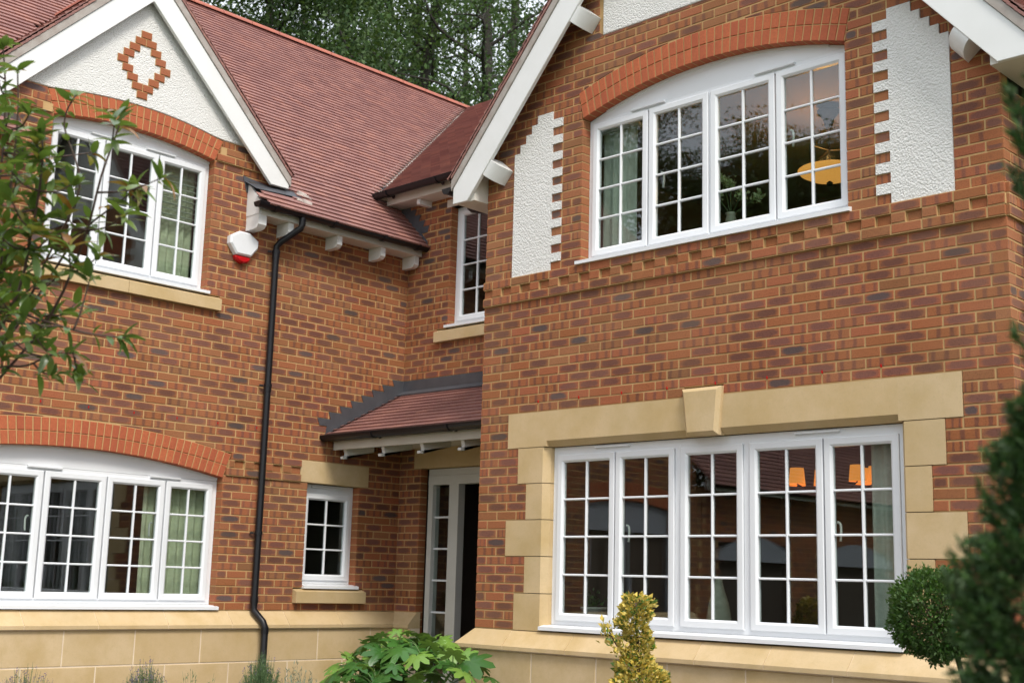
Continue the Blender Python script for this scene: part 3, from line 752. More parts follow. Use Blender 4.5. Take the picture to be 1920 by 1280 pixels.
roofC = quadsheet([(VA.x, CE_Y, CE_Z-.012), (W1+.25, CE_Y, CE_Z-.012), (W1+.25, 4.02, zc(4.02)-.012), (VB.x, 4.02, zc(4.02)-.012)], 'roof', M['felt'], label='tiled roof over the recessed wall')
tile_field(roofC, (0, CE_Y-.03, CE_Z-.02), (1, 0, 0), (0, 1, SC), -3.3, W1+.3, int(4.3*math.sqrt(1+SC*SC)/.09), keepC, gauge=.09, lim=limC)
mb = MB()
vn = (VB-VA).normalized(); sidev = Vector((1, 0, -.1)).normalized()
for k in range(24):
    a = VA+(VB-VA)*(k/24); b = VA+(VB-VA)*((k+1)/24); wd = .05
    e = 0
    L_ = lambda q: [q+Vector((-.11, 0, .11+.030)), q+Vector((-.02, 0, .022)), q+Vector((.02, 0, .012)), q+Vector((.13, 0, .034))]; A4, B4 = L_(a), L_(b); mb.add(A4+B4, [(i, i+1, 5+i, 4+i) for i in range(3)])
mb.build('valley_strip', M['valley'], roofA)
def ridge_line(P0, P1, parent, r_=.085, ln=.45, mat='ridge'):
    P0, P1 = Vector(P0), Vector(P1); L = (P1-P0).length; d = (P1-P0)/L; side = d.cross(Vector((0, 0, 1))).normalized(); k = int(L/ln)+1
    for i in range(k):
        mb = MB(); a = P0+d*(i*ln+.004); b = P0+d*min((i+1)*ln-.004, L); V = []; F = []; N = 8; rr = r_*(1+random.uniform(-.02, .02))
        for q in (a, b):
            for j in range(N+1):
                t = math.pi*j/N; V.append(q+side*math.cos(t)*rr+Vector((0, 0, math.sin(t)*rr*.85-.02+random.uniform(-.001, .001))))
        for j in range(N): F.append((j, j+1, N+2+j, N+1+j))
        F += [tuple(range(N+1)), tuple(range(2*N+1, N, -1))]
        mb.add(V, F); mb.build('ridge_tile', M[mat], parent)
ridge_line((XR, -8.2, ZR+.02), (XR, 4.05, ZR+.02), roofA)
ridge_line((XR, 4.04, ZR+.0), (W1+.3, 4.04, ZR+.0), roofC)
# gable roofs: cross ridge behind each gable front
def gable_roof(T, uc, apex_v, slope, half, w_front, back, label, low_clip=None, single=0):
    O = lambda u, v, w: Vector(T(u, v, w))
    par = None
    for sgn in (-1, 1):
        top_f, top_b = O(uc, apex_v, w_front-.03), O(uc, apex_v, back(0)); bot_f = O(uc+sgn*half, apex_v-slope*half, w_front-.03); bot_b = O(uc+sgn*half, apex_v-slope*half, back(half))
        pts = [top_f, bot_f, bot_b, top_b]
        q = MB(); q.add([p-Vector((0, 0, .012)) for p in pts], [(0, 1, 2, 3)])
        if par is None: par = q.build('roof', M['felt'], HOUSE, label=label)
        else: q.build('roof_slope', M['felt'], par)
        ud = (bot_b-bot_f).normalized() if (bot_b-bot_f).length > .1 else (top_b-top_f).normalized(); ud = (top_b-top_f).normalized()
        sdv = (top_f-bot_f).normalized(); L = (top_f-bot_f).length
        keepf = (lambda c: low_clip(c)) if low_clip else (lambda c: True)
        tile_field(par, bot_f, ud, sdv, -.02, (top_b-top_f).length, int(L/.087)+1, keepf, n_single=0)
    ridge_line(T(uc, apex_v, w_front), T(uc, apex_v, back(0)), par)
    return par
rgA = gable_roof(TA, -GS, GA+.108, 1.0, 1.72, .13, lambda d: XE+ZE-GA-.075+d if False else -1.95+(.0), 'small cross roof behind the left gable', lambda c: c.z > ZE+XE-c.x-.01)
rgB = gable_roof(TB, UC, 6.92+.113, 1.155, 2.66, .23, lambda d: -7.0, 'steep tiled roof of the right gable', lambda c: c.z > zc(c.y)-.03 or c.y < CE_Y)
# barge boards, undercloak
def barge(T, uc, inner, outer, slope_i, slope_o, dcut, vcut, w0_, w1_, side, label):
    yo = lambda d: outer-slope_o*d; yi = lambda d: inner-slope_i*d
    dk = (inner-vcut)/slope_i
    P = [(0, yi(0)), (dk, vcut), (dcut, vcut), (dcut, yo(dcut)), (0, yo(0))]
    if dcut < dk: P = [(0, yi(0)), (dk, vcut), (dcut, yo(dcut)), (0, yo(0))]
    if side > 0: P = [(uc+d, v) for d, v in P]
    else: P = [(uc-d, v) for d, v in P][::-1]
    mb = MB(); prism(mb, T, P, w0_, w1_, .004)
    bb = mb.build('barge_board', M['wood'], HOUSE, label=label)
    # undercloak strip above it and mortar bed
    Q = [(0, yo(0)+.002), (dcut+.02, yo(dcut+.02)+.002), (dcut+.02, yo(dcut+.02)+.098), (0, yo(0)+.098)]
    Q = [(uc+d, v) for d, v in Q] if side > 0 else [(uc-d, v) for d, v in Q][::-1]
    mb = MB(); prism(mb, T, Q, w0_-.12, w1_+.012, .003); mb.build('undercloak', M['under'], bb)
    return bb
barge(TB, UC, 6.557, 6.90, 1.16, 1.153, 2.615, 3.736, .165, .2, -1, 'white barge board on the left slope of the right gable')
barge(TB, UC, 6.557, 6.90, 1.16, 1.153, 2.615, 3.736, .165, .2, 1, 'white barge board on the right slope of the right gable')
barge(TA, -GS, 5.69, 5.985, .995, 1.015, 1.68, 4.235, .065, .1, 1, 'white barge board on the right slope of the left gable')
barge(TA, -GS, 5.69, 5.985, .995, 1.015, 1.68, 4.235, .065, .1, -1, 'white barge board on the left slope of the left gable')
# verge tile ends over the barge boards
def verge(T, uc, apex, slope, dmax, w, side, parent):
    ca = math.cos(math.atan(slope)); sa = math.sin(math.atan(slope)); L = dmax/ca; n = int(L/.07)
    rest = MB(); cnt = 0
    for i in range(n):
        s_ = i*.07; d0, d1 = dmax-s_*ca, dmax-(s_+.105)*ca; v0, v1 = apex-slope*d0, apex-slope*d1
        P = [(d0, v0+.008), (d0, v0+.036), (d1, v1+.022), (d1, v1)]
        if side > 0: P = [(uc+d, v) for d, v in P]
        else: P = [(uc-d, v) for d, v in P][::-1]
        mb = MB(); prism(mb, T, P[::-1] if side > 0 else P[::-1], w-.17, w+.02+random.uniform(-.003, .003)); mb.build('verge_tile', M['tile'], parent)
verge(TB, UC, 6.90+.10, 1.153, 2.63, .2, -1, rgB); verge(TB, UC, 6.90+.10, 1.153, 2.63, .2, 1, rgB)
verge(TA, -GS, 5.985+.10, 1.015, 1.70, .1, 1, rgA); verge(TA, -GS, 5.985+.10, 1.015, 1.70, .1, -1, rgA)
# curved purlin ends under the right gable's boards
def corbel(d):
    for side in (-1, 1):
        a = math.atan(1.16); n_ = 8; V = []; F = []; half = .075
        yi = 6.557-1.16*d
        def pt(al, p, w):    # al along the rake, p away from the board (down-inwards)
            dd = d+al*math.cos(a)-p*math.sin(a); vv = yi-al*math.sin(a)-p*math.cos(a)
            return TB(UC+side*dd, vv, w)
        prof = [(-.06, .165), (.0, .19)]+[(.125*math.sin(math.pi/2*t/n_), .19*math.cos(math.pi/2*t/n_)) for t in range(1, n_+1)]+[(.125, .0), (-.06, .0)]
        k = len(prof)
        for al in (-half, half): V += [pt(al, p, w) for p, w in prof]
        F = [(i, (i+1) % k, k+(i+1) % k, k+i) for i in range(k)]+[tuple(range(k)), tuple(range(2*k-1, k-1, -1))]
        mb = MB(); mb.add(V, F); mb.build('purlin_end', M['wood'], HOUSE, smooth=True, angle=35)
corbel(2.20); corbel(1.20)
# soffit boxes at the feet of the right gable
for sg in (-1, 1):
    mb = MB(); P = [(2.37, 3.74), (2.60, 3.74), (2.60, 3.87), (2.37, 4.12)]
    P = [(UC+sg*d, v) for d, v in P];  P = P if sg > 0 else P[::-1]
    prism(mb, TB, P, -1.0 if sg < 0 else -3., .163); mb.build('boxed_eave', M['cream'], HOUSE)
# --- left wing eave
mb = MB(); extr_u(mb, TA, [(3.855, .0), (3.855, .22), (3.975, .22), (3.975, .20), (3.872, .20), (3.872, .0)][::-1], -2.154, -.003); mb.build('fascia', M['cream'], HOUSE, label='cream fascia under the black gutter of the left wing')
mb = MB(); P = [(0, 3.862), (.222, 3.862), (.222, 4.0), (.05, 4.17), (0, 4.20)]; V = [(x, -2.185, z) for x, z in P]+[(x, -2.155, z) for x, z in P]; n = 5
mb.add(V, [(i, (i+1) % n, n+(i+1) % n, n+i) for i in range(n)]+[tuple(range(n-1, -1, -1)), tuple(range(n, 2*n))]); mb.build('boxed_eave', M['wood'], HOUSE)
def bracket(s_, wd=.065, depth=.2, top=3.853, hgt=.13):
    mb = MB(); V = []; prof = [(0, top), (depth, top), (depth, top-hgt*.72), (depth*.86, top-hgt*.93), (depth*.65, top-hgt), (0, top-hgt)]; k = len(prof)
    for y in (-s_-wd, -s_): V += [(x, y, z) for x, z in prof]
    mb.add(V, [(i, (i+1) % k, k+(i+1) % k, k+i) for i in range(k)]+[tuple(range(k-1, -1, -1)), tuple(range(k, 2*k))]); mb.build('eave_bracket', M['wood'], HOUSE)
for s_ in (.03, .517, 1.112, 1.741): bracket(s_)
bracket(2.085, .095, .215, 3.86, .145)
# --- gutters
def gutter(P0, P1, rad, label, brackets=(), out=Vector((1, 0, 0))):
    P0, P1 = Vector(P0), Vector(P1); d = (P1-P0).normalized(); side = out; N = 10; mb = MB(); V = []
    for q in (P0, P1):
        for rr in (rad, rad-.004):
            for j in range(N+1): t = math.pi+math.pi*j/N; V.append(q+side*math.cos(t)*rr+Vector((0, 0, math.sin(t)*rr)))
    k = N+1; F = []
    for j in range(N): F += [(j, j+1, 2*k+j+1, 2*k+j), (k+j, 3*k+j, 3*k+j+1, k+j+1)]
    F += [(0, 2*k, 3*k, k), (N, k+N, 3*k+N, 2*k+N)]
    mb.add(V, F)
    # front lip
    tube(mb, [P0+side*rad, P1+side*rad], .005, 6)
    g = mb.build('gutter', M['black'], HOUSE, label=label)
    for q, s2 in ((P0, -1), (P1, 1)):
        mb = MB(); V = [q+d*s2*.0]+[q+side*math.cos(math.pi+math.pi*j/N)*(rad+.004)+Vector((0, 0, math.sin(math.pi+math.pi*j/N)*(rad+.004)+.002)) for j in range(k)]
        V2 = [v+d*s2*.012 for v in V[1:]]; n1 = k
        mb.add(V[1:]+V2, [tuple(range(k)), tuple(range(2*k-1, k-1, -1))]+[(j, k+j, k+(j+1) % k, (j+1) % k) for j in range(k)]); mb.build('stop_end', M['black'], g)
    for t in brackets:
        q = P0+(P1-P0)*t; mb = MB(); V = []
        for s2 in (-.018, .018):
            for rr in (rad+.010, rad+.001): V += [q+d*s2+side*math.cos(math.pi+math.pi*j/N)*rr+Vector((0, 0, math.sin(math.pi+math.pi*j/N)*rr)) for j in range(k)]
        F = []
        for j in range(N): F += [(j, j+1, 2*k+j+1, 2*k+j), (j, k+j, k+j+1, j+1), (2*k+j, 2*k+j+1, 3*k+j+1, 3*k+j)]
        mb.add(V, F)
        a = q-side*(rad)+Vector((0, 0, -.03)); b = q-side*(rad+.03)+Vector((0, 0, -.06))
        mb.add([a-d*.018, a+d*.018, b+d*.018, b-d*.018, b-d*.018+Vector((0, 0, .07)), b+d*.018+Vector((0, 0, .07))], [(0, 1, 2, 3), (3, 2, 5, 4)])
        mb.build('gutter_bracket', M['black'], g)
    return g
gutter((.285, -2.245, 3.955), (.285, -.005, 3.955), .056, 'black half round gutter along the left wing eave', (.09, .42, .72, .94))
gutter((-.22, CE_Y-.06, CE_Z+.0), (2.30, CE_Y-.06, CE_Z+.0), .056, 'short black gutter under the recessed roof', (.08, .40), Vector((0, -1, 0)))
gutter((W1+.33, -D0-.20, ZB+3.90), (W1+.33, 2.0, ZB+3.90), .056, 'black gutter at the far right eave', (.05,), Vector((1, 0, 0)))
gutter((W0-.33, -D0-.20, ZB+3.90), (W0-.33, CE_Y-.15, ZB+3.90), .056, 'black gutter hidden behind the right barge board', (), Vector((-1, 0, 0)))
mb = MB(); box(mb, TC, -.16, 2.3, 4.47, 4.58, .2, .22); box(mb, TC, -.16, 2.3, 4.462, 4.47, 0, .22); mb.build('fascia', M['cream'], HOUSE, label='cream fascia under the recessed roof')
for x in (.30, .80, 1.3): mb = MB(); box(mb, TC, x, x+.05, 4.40, 4.461, 0, .19, .01); mb.build('eave_bracket', M['wood'], HOUSE)
# --- downpipes
def pipe(P, rad, label, clips, out, n=12):
    mb = MB(); tube(mb, P, rad, n); g = mb.build('downpipe', M['black'], HOUSE, True, label, angle=50)
    for c in clips:
        c = Vector(c); mb = MB(); tube(mb, [c-Vector((0, 0, .016)), c+Vector((0, 0, .016))], rad+.007, n)
        side = Vector((out.y, -out.x, 0)); 
        for sg in (-1, 1):
            a = c+side*sg*(rad+.002)-out*rad*.8; b = c+side*sg*(rad+.035)-out*rad*1.4
            tube(mb, [a, b], .010, 6)
        mb.build('pipe_clip', M['black'], g)
    return g
rp = .034
path = [(.285, -1.70, 3.93), (.285, -1.70, 3.84), (.275, -1.706, 3.80), (.10, -1.815, 3.665), (.062, -1.838, 3.615), (.062, -1.84, 3.5), (.062, -1.845, .05), (.067, -1.845, .0), (.16, -1.80, -.10), (.185, -1.79, -.15), (.185, -1.79, -1.1)]
DP = pipe(path, rp, 'black downpipe with swan neck on the left wing wall', [(.062, -1.84, 3.56), (.062, -1.842, 2.19), (.062, -1.845, .74)], Vector((1, 0, 0)))
for a in ((.062, -1.84, 3.52), (.062, -1.842, 2.16), (.062, -1.845, .10), (.185, -1.79, -.18)):
    mb = MB(); tube(mb, [(a[0], a[1], a[2]-.03), (a[0], a[1], a[2]+.03)], rp+.004, 12); mb.build('pipe_socket', M['black'], DP, True, angle=50)
pipe([(1.12, -.16, 4.52), (1.12, -.16, 4.26), (1.13, -.16, 4.215), (1.16, -.16, 4.19), (1.5, -.16, 4.10), (2.62, -.16, 3.9)], rp, 'black elbow pipe in front of the half hidden window', [], Vector((0, -1, 0)))
pipe([(W1+.29, -1.15, ZB+3.9), (W1+.29, -1.15, ZB+3.8), (W1+.07, -1.15, ZB+3.55), (W1+.07, -1.15, -1.1)], rp, 'black downpipe down the far right side', [(W1+.07, -1.15, 3.0), (W1+.07, -1.15, 2.15), (W1+.07, -1.15, 1.2)], Vector((1, 0, 0)))
# --- porch roof
PY, PZ0, PZ1 = -1.02, 1.775, 2.315
psl = (PZ1-PZ0)/(-PY)
porch = quadsheet([(0, PY, PZ0-.01), (W0, PY, PZ0-.01), (W0, 0, PZ1-.01), (0, 0, PZ1-.01)], 'porch_roof', M['felt'], label='lean-to tiled porch roof in the corner')
tile_field(porch, (0, PY-.02, PZ0-.01), (1, 0, 0), (0, 1, psl), .02, W0-.005, 11, lambda c: True, gauge=.103, n_single=300)
mb = MB(); box(mb, TC, .02, W0-.02, 1.632, 1.712, -PY-.10, -PY-.075); box(mb, TC, .02, W0-.02, 1.715, 1.722, 0.01, -PY-.07); mb.build('fascia', M['cream'], porch)
for x in (.10, .70, 1.28, 1.85, 2.4):
    mb = MB(); Q = [(1.714, .5), (1.64, .5), (1.565, -PY-.11), (1.54, -PY-.11), (1.54, -PY-.155), (1.598, -PY-.16), (1.714, -PY-.11)]
    extr_u(mb, TC, Q, x, x+.045); mb.build('rafter_foot', M['wood'], porch)
g = gutter((-.0+.02, PY-.045, 1.765), (W0-.01, PY-.045, 1.765), .056, 'black gutter of the porch roof', (.30, .72, .93), Vector((0, -1, 0)))
# lead: apron along the back, stepped flashing up the side wall
mb = MB(); extr_u(mb, TC, [(2.475, .002), (2.475, .006), (2.36, .008), (2.315, .10), (2.305, .105), (2.30, .10), (2.34, .004)][::-1], 0.0, W0-.003); mb.build('lead_flashing', M['lead'], porch)
mb = MB()
zl = lambda s_: PZ1+.01-psl*s_
P = []
nst = 8; s0_ = .17
for i in range(nst):
    zt = 2.475-i*CO; sa = s0_+i*CO/psl; P.append((zt, sa))
sl_ = lambda z: min(max((PZ1+.01-z)/psl, 0), 1.0)
for i, (zt, sa) in enumerate(P):
    prism(mb, TA, [(-sa, zt), (-sa+.032, zt-CO), (-sl_(zt-CO)+.0, zt-CO), (-sl_(zt), zt)], .0025, .007)
for i in range(16):
    a, b = i*1.03/16, (i+1)*1.03/16; za, zb_ = zl(a), zl(b)
    prism(mb, TA, [(-b, zb_-.03), (-a, za-.03), (-a, za+.055), (-b, zb_+.055)], .0065, .0105)
    mb.add([TA(-b, zb_+.0, .008), TA(-a, za+.0, .008), TA(-a, za+.035, .085), TA(-b, zb_+.035, .085)], [(0, 1, 2, 3), (3, 2, 1, 0)])
# lowest end piece
prism(mb, TA, [(-1.06, 1.73), (-.97, 1.73), (-.94, 1.90), (-1.035, 1.88)], .0025, .0075)
mb.build('stepped_flashing', M['lead'], porch)
# stepped flashing of the recessed wall above the left roof
mb = MB()
for i in range(9):
    zt = 4.20+i*CO; xt = .325-i*CO
    prism(mb, TC, [(XE+ZE-zt, zt), (XE+ZE-zt+CO, zt-CO), (xt-.03, zt-CO), (xt, zt)], .002, .007)
x0, x1 = XE+.0, -.20
prism(mb, TC, [(x1, ZE+XE-x1-.05), (x0, ZE-.02), (x0+.02, ZE+.05), (x1, ZE+XE-x1+.10)][::-1] if False else [(x1, ZE+XE-x1-.05), (x0, ZE-.05), (x0+.01, ZE+.06), (x1, ZE+XE-x1+.10)], .006, .010)
mb.build('stepped_flashing', M['lead'], roofA)
# lead tray at the end of the left eave
mb = MB()
prism(mb, TA, [(-2.20, 4.11), (-1.60, 4.05), (-1.60, 4.20), (-2.255, 4.275)], .003, .007)
mb.add([(0.008, -2.23, 4.22), (.17, -2.20, 4.125), (.17, -2.14, 4.125), (.12, -1.60, 4.17), (.008, -1.60, 4.27)], [(0, 1, 2, 3, 4), (4, 3, 2, 1, 0)])
mb.build('lead_flashing', M['lead'], roofA)
mb = MB()
for k in range(7):
    a = random.uniform(-1.68, -1.50); z = random.uniform(4.10, 4.24); x = XE+ZE-z+.03; s_ = random.uniform(.02, .05)
    tube(mb, [(x, a-.05, z), (x+.01, a+.05, z-.01)], [s_*.7, s_*.5], 6)
mb.build('mortar_fillet', M['valley'], roofA)

# ------------------------------------------------------------------ inside the rooms
def room(x0, x1, y0, y1, z0, z1, open_side, mat='wallin', label=None):
    c = [(x0, y0), (x1, y0), (x1, y1), (x0, y1)]; mb = MB(); V = [(x, y, z0) for x, y in c]+[(x, y, z1) for x, y in c]
    F = {'-y': (0, 1, 5, 4), '+x': (1, 2, 6, 5), '+y': (2, 3, 7, 6), '-x': (3, 0, 4, 7)}
    mb.add(V, [f for k, f in F.items() if k != open_side]); mb.add(V, [(0, 3, 2, 1)], mi=1); mb.add(V, [(4, 5, 6, 7)])
    return mb.build('interior_room', [M[mat], M['floorin']], HOUSE, label=label)
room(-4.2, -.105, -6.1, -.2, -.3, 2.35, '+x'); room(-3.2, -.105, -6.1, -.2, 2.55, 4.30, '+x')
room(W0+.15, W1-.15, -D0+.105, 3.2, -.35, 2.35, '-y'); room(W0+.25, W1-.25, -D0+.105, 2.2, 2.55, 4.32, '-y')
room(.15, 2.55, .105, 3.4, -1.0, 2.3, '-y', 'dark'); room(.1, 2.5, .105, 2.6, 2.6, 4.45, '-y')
# outer shell so that no daylight leaks in behind
mb = MB(); V = [(-7.3, -8.0, GZ), (-7.3, -8.0, 3.6), (XR, -8.0, ZR-.1), (-.1, -8.0, 4.2), (-.1, -8.0, GZ)]; mb.add(V, [(0, 1, 2, 3, 4)])
mb.build('side_wall', M['brick'], HOUSE)
def curtain(T, u0, u1, v0, v1, w, label, mat='curtain', grp=None):
    th = thing('curtain', T((u0+u1)/2, v0, w), label, 'curtain', grp); mb = MB(); n = int((u1-u0)/.012)+2; V = []
    for i in range(n):
        u = u0+(u1-u0)*i/(n-1); d = .022*math.sin(i*.85)+.008*math.sin(i*.33+1)
        V += [T(u, v0, w+d), T(u, v1, w+d*.8)]
    mb.add(V, [(2*i, 2*i+2, 2*i+3, 2*i+1) for i in range(n-1)]); mb.build('fabric', M[mat], th, True)
    m2 = MB(); box(m2, T, u0-.02, u1+.02, v1, v1+.03, w-.03, w+.03); m2.build('heading', M[mat], th)
curtain(TA, -2.95, -2.28, -.1, 1.36, -.24, 'sage curtain filling the rightmost light of the lower left window')
curtain(TA, -5.2, -4.34, -.1, 1.36, -.24, 'sage curtain at the left edge of the lower left window')
curtain(TA, -3.02, -2.62, 2.9, 4.25, -.26, 'pale curtain at the right of the three light upper window')
curtain(TB, 1.15, 1.52, 2.9, 4.2, -.26, 'grey curtain at the left of the right gable window', 'curtain2')
curtain(TB, 3.60, 3.92, -.15, 1.46, -.26, 'grey curtain at the right end of the five light window', 'curtain2')
# blind slats across the top of the left upper window
bl = thing('window_blind', TA(-2.83, 4.0, -.2), 'slatted blind across the top right of the left upper window', 'blind')
for i in range(9):
    mb = MB(); box(mb, TA, -3.10, -2.63, 3.70+i*.055, 3.704+i*.055, -.22, -.19); mb.build('slat', M['curtain2'], bl)
# amber pendant
pl = TB(2.75, 4.33, -1.25)
pd = thing('pendant_lamp', pl, 'amber bowl pendant lamp with dark flared ceiling rose in the upper right window', 'lamp')
c = Vector(pl)
mb = MB(); lathe(mb, c, [(.0, .0), (.095, -.005), (.09, -.03), (.05, -.075), (.032, -.14), (.012, -.19), (.0, -.19)], 20); mb.build('ceiling_rose', M['metal'], pd, True)
mb = MB(); tube(mb, [c-Vector((0, 0, .17)), c-Vector((0, 0, .62))], .008, 8); mb.build('rod', M['metal'], pd)
mb = MB(); lathe(mb, c, [(.0, -.62), (.06, -.618), (.16, -.595), (.235, -.555), (.26, -.525), (.255, -.52), (.16, -.57), (.0, -.60)], 28); mb.build('bowl', M['amber'], pd, True)
mb = MB(); lathe(mb, c, [(.0, -.66), (.02, -.655), (.028, -.635), (.0, -.61)], 12); mb.build('finial', M['metal'], pd, True)
for i in range(3):
    a = i*2.09+.4; mb = MB(); e = Vector((math.cos(a), math.sin(a), 0)); tube(mb, [c+e*.01-Vector((0, 0, .35)), c+e*.25-Vector((0, 0, .36)), c+e*.25-Vector((0, 0, .53))], .006, 6); mb.build('arm', M['metal'], pd)
lp = bpy.data.lights.new('pendant_bulb', 'POINT'); lp.energy = 8; lp.color = (1, .52, .15); lp.shadow_soft_size = .08; lo = bpy.data.objects.new('pendant_bulb', lp); COL.objects.link(lo); lo.parent = pd; lo.location = (0, 0, -.47)
# chandelier with five shades
cc = Vector(TB(2.58, 1.36, -1.5))
chd = thing('chandelier', cc, 'chandelier with six lit orange drum shades behind the five light window', 'chandelier')
mb = MB(); tube(mb, [cc+Vector((0, 0, .9)), cc+Vector((0, 0, -.16))], .008, 8); mb.build('rod', M['metal'], chd)
for i, du in enumerate((-.36, -.26, -.17, .20, .30, .37)):
    dy = (.05, -.12, .12, .14, -.14, .03)[i]; e = Vector((du, dy, 0))
    mb = MB(); tube(mb, [cc+Vector((0, 0, -.15)), cc+e*.6+Vector((0, 0, -.19)), cc+e+Vector((0, 0, -.12))], .006, 6); mb.build('arm', M['metal'], chd)
    mb = MB(); lathe(mb, cc+e, [(.068, -.12), (.056, .01), (.054, .01), (.066, -.118)], 18); mb.build('lamp_shade', M['shade'], chd, True)
lp = bpy.data.lights.new('chandelier_bulb', 'POINT'); lp.energy = 1.5; lp.color = (1, .45, .15); lp.shadow_soft_size = .2; lo = bpy.data.objects.new('chandelier_bulb', lp); COL.objects.link(lo); lo.parent = chd; lo.location = (0, 0, -.25)
# ornaments on the inside sill of the five light window
tb = thing('side_table', TB(2.35, -.3, -.45), 'long dark console table behind the five light window', 'table')
mb = MB(); box(mb, TB, .95, 3.5, .0, .03, -.62, -.28, .006); mb.build('table_top', M['dark'], tb)
for u in (1.0, 3.43):
    for w in (-.33, -.58): mb = MB(); box(mb, TB, u-.02, u+.02, -.38, -.001, w-.02, w+.02); mb.build('leg', M['dark'], tb)
vz = thing('stoneware_ornament', TB(2.21, .032, -.42), 'tall pale pear shaped stoneware vase inside the middle light', 'vase')
mb = MB(); lathe(mb, Vector(TB(2.21, .032, -.42)), [(.0, .0), (.05, .0), (.085, .05), (.095, .13), (.075, .24), (.045, .33), (.028, .40), (.033, .43), (.026, .43), (.02, .38)], 18); mb.build('body', M['ornament'], vz, True)
bk = thing('planted_basket', TB(.99, .032, -.40), 'whitewashed basket with small leafy plant behind the first light', 'basket')
bc = Vector(TB(.99, .032, -.40))
mb = MB(); lathe(mb, bc, [(.0, .0), (.085, .0), (.11, .15), (.117, .155), (.117, .17), (.10, .17), (.08, .02)], 18); mb.build('basket_body', M['wicker'], bk, True)

# ------------------------------------------------------------------ garage beyond the left wing
gar = thing('garage', (0, -11, GZ), 'low brick garage with tiled roof beyond the left wing, seen in window reflections', 'garage')
mb = MB(); segs = [(-18, -16.2), (-14.0, -13.4), (-11.2, -10.4), (-8.4, -8.02)]
for a_, b_ in segs: box(mb, TA, a_, b_, GZ, 1.0, -.2, 0, rnd=(.9, .5, .3))
box(mb, TA, -18, -8.02, 1.0, 1.72, -.2, 0); mb.add([(-.1, -17, GZ), (-6, -17, GZ), (-6, -17, 1.7), (-3, -17, 4.6), (-.1, -17, 1.7)], [(0, 1, 2, 3, 4)]); mb.build('wall', M['mortar'], gar)
mb = MB()
for k in range(-14, 23):
    for j in range(int(10/.225)):
        a_ = -18+j*.225+(.1125 if k % 2 else 0); c_ = a_+.1
        if (k+.5)*CO > 1.0 or any(p <= c_ <= q for p, q in segs): prism(mb, TA, [(a_+.005, k*CO+.005), (a_+.22, k*CO+.005), (a_+.22, (k+1)*CO-.005), (a_+.005, (k+1)*CO-.005)], -.05, .006)
mb.build('brickwork', M['brick'], gar, kind='stuff')
for a_, b_ in ((-16.2, -14.0), (-13.4, -11.2), (-10.4, -8.4)):
    mb = MB(); box(mb, TA, a_, b_, GZ, .98, -.14, -.1); mb.build('garage_door', M['dark'], gar)
    mb = MB(); prism(mb, TA, [(a_, .72), (b_, .72), (b_, .82)]+[(b_+(a_-b_)*i/8, .82+.26*math.sin(math.pi*i/8)) for i in range(1, 8)]+[(a_, .82)], -.05, .012); mb.build('door_head', M['grey'], gar)
mb = MB(); box(mb, TA, -18.1, -8.02, 1.66, 1.80, .2, .24); mb.build('fascia', M['cream'], gar)
tile_field(gar, (.32, -18.2, 1.72), (0, 1, 0), (-1, 0, .9), 0, 10.15, 44, lambda c: True, gauge=.1, tw=.33)
quadsheet([(.30, -18.2, 1.70), (.30, -8.06, 1.70), (-3.0, -8.06, 4.67), (-3.0, -18.2, 4.67)], 'roof_underlay', M['felt'], gar)

# ------------------------------------------------------------------ alarm box
ab = thing('alarm_box', TA(-2.222, 3.36, 0), 'white burglar alarm box with red strobe lens on the brick wall', 'alarm')
P = [(-.085, 3.445), (.085, 3.445), (.165, 3.545), (.165, 3.62), (.06, 3.685), (-.06, 3.685), (-.165, 3.62), (-.165, 3.545)]
P = [(-2.222+a, b) for a, b in P]
mb = MB(); prism(mb, TA, P, .002, .072, .016); mb.build('housing', M['upvc'], ab)
Q = [(-2.222+.092*math.cos(t), 3.438+.07*math.sin(t)) for t in [math.pi+math.pi*i/10 for i in range(11)]]
mb = MB(); prism(mb, TA, Q, .002, .060, .016); mb.build('strobe_lens', M['red'], ab)

# ------------------------------------------------------------------ ground
def sheet(name, x0, x1, y0, y1, z, mat, n=1):
    mb = MB(); V = []; 
    for i in range(n+1):
        for j in range(n+1): V.append((x0+(x1-x0)*i/n, y0+(y1-y0)*j/n, z+(random.uniform(-.02, .02) if n > 1 else 0)))
    F = [(i*(n+1)+j, (i+1)*(n+1)+j, (i+1)*(n+1)+j+1, i*(n+1)+j+1) for i in range(n) for j in range(n)]
    mb.add(V, F); o = mb.build(name, M[mat]); o['kind'] = 'structure'; return o
sheet('ground', -150, 150, -150, 150, GZ-.03, 'lawn'); sheet('flower_bed', .06, 8.5, -8.5, -1.42, GZ+.02, 'soil', 30)
sheet('path', 8.6, 14, -20, 6, GZ-.015, 'drive')

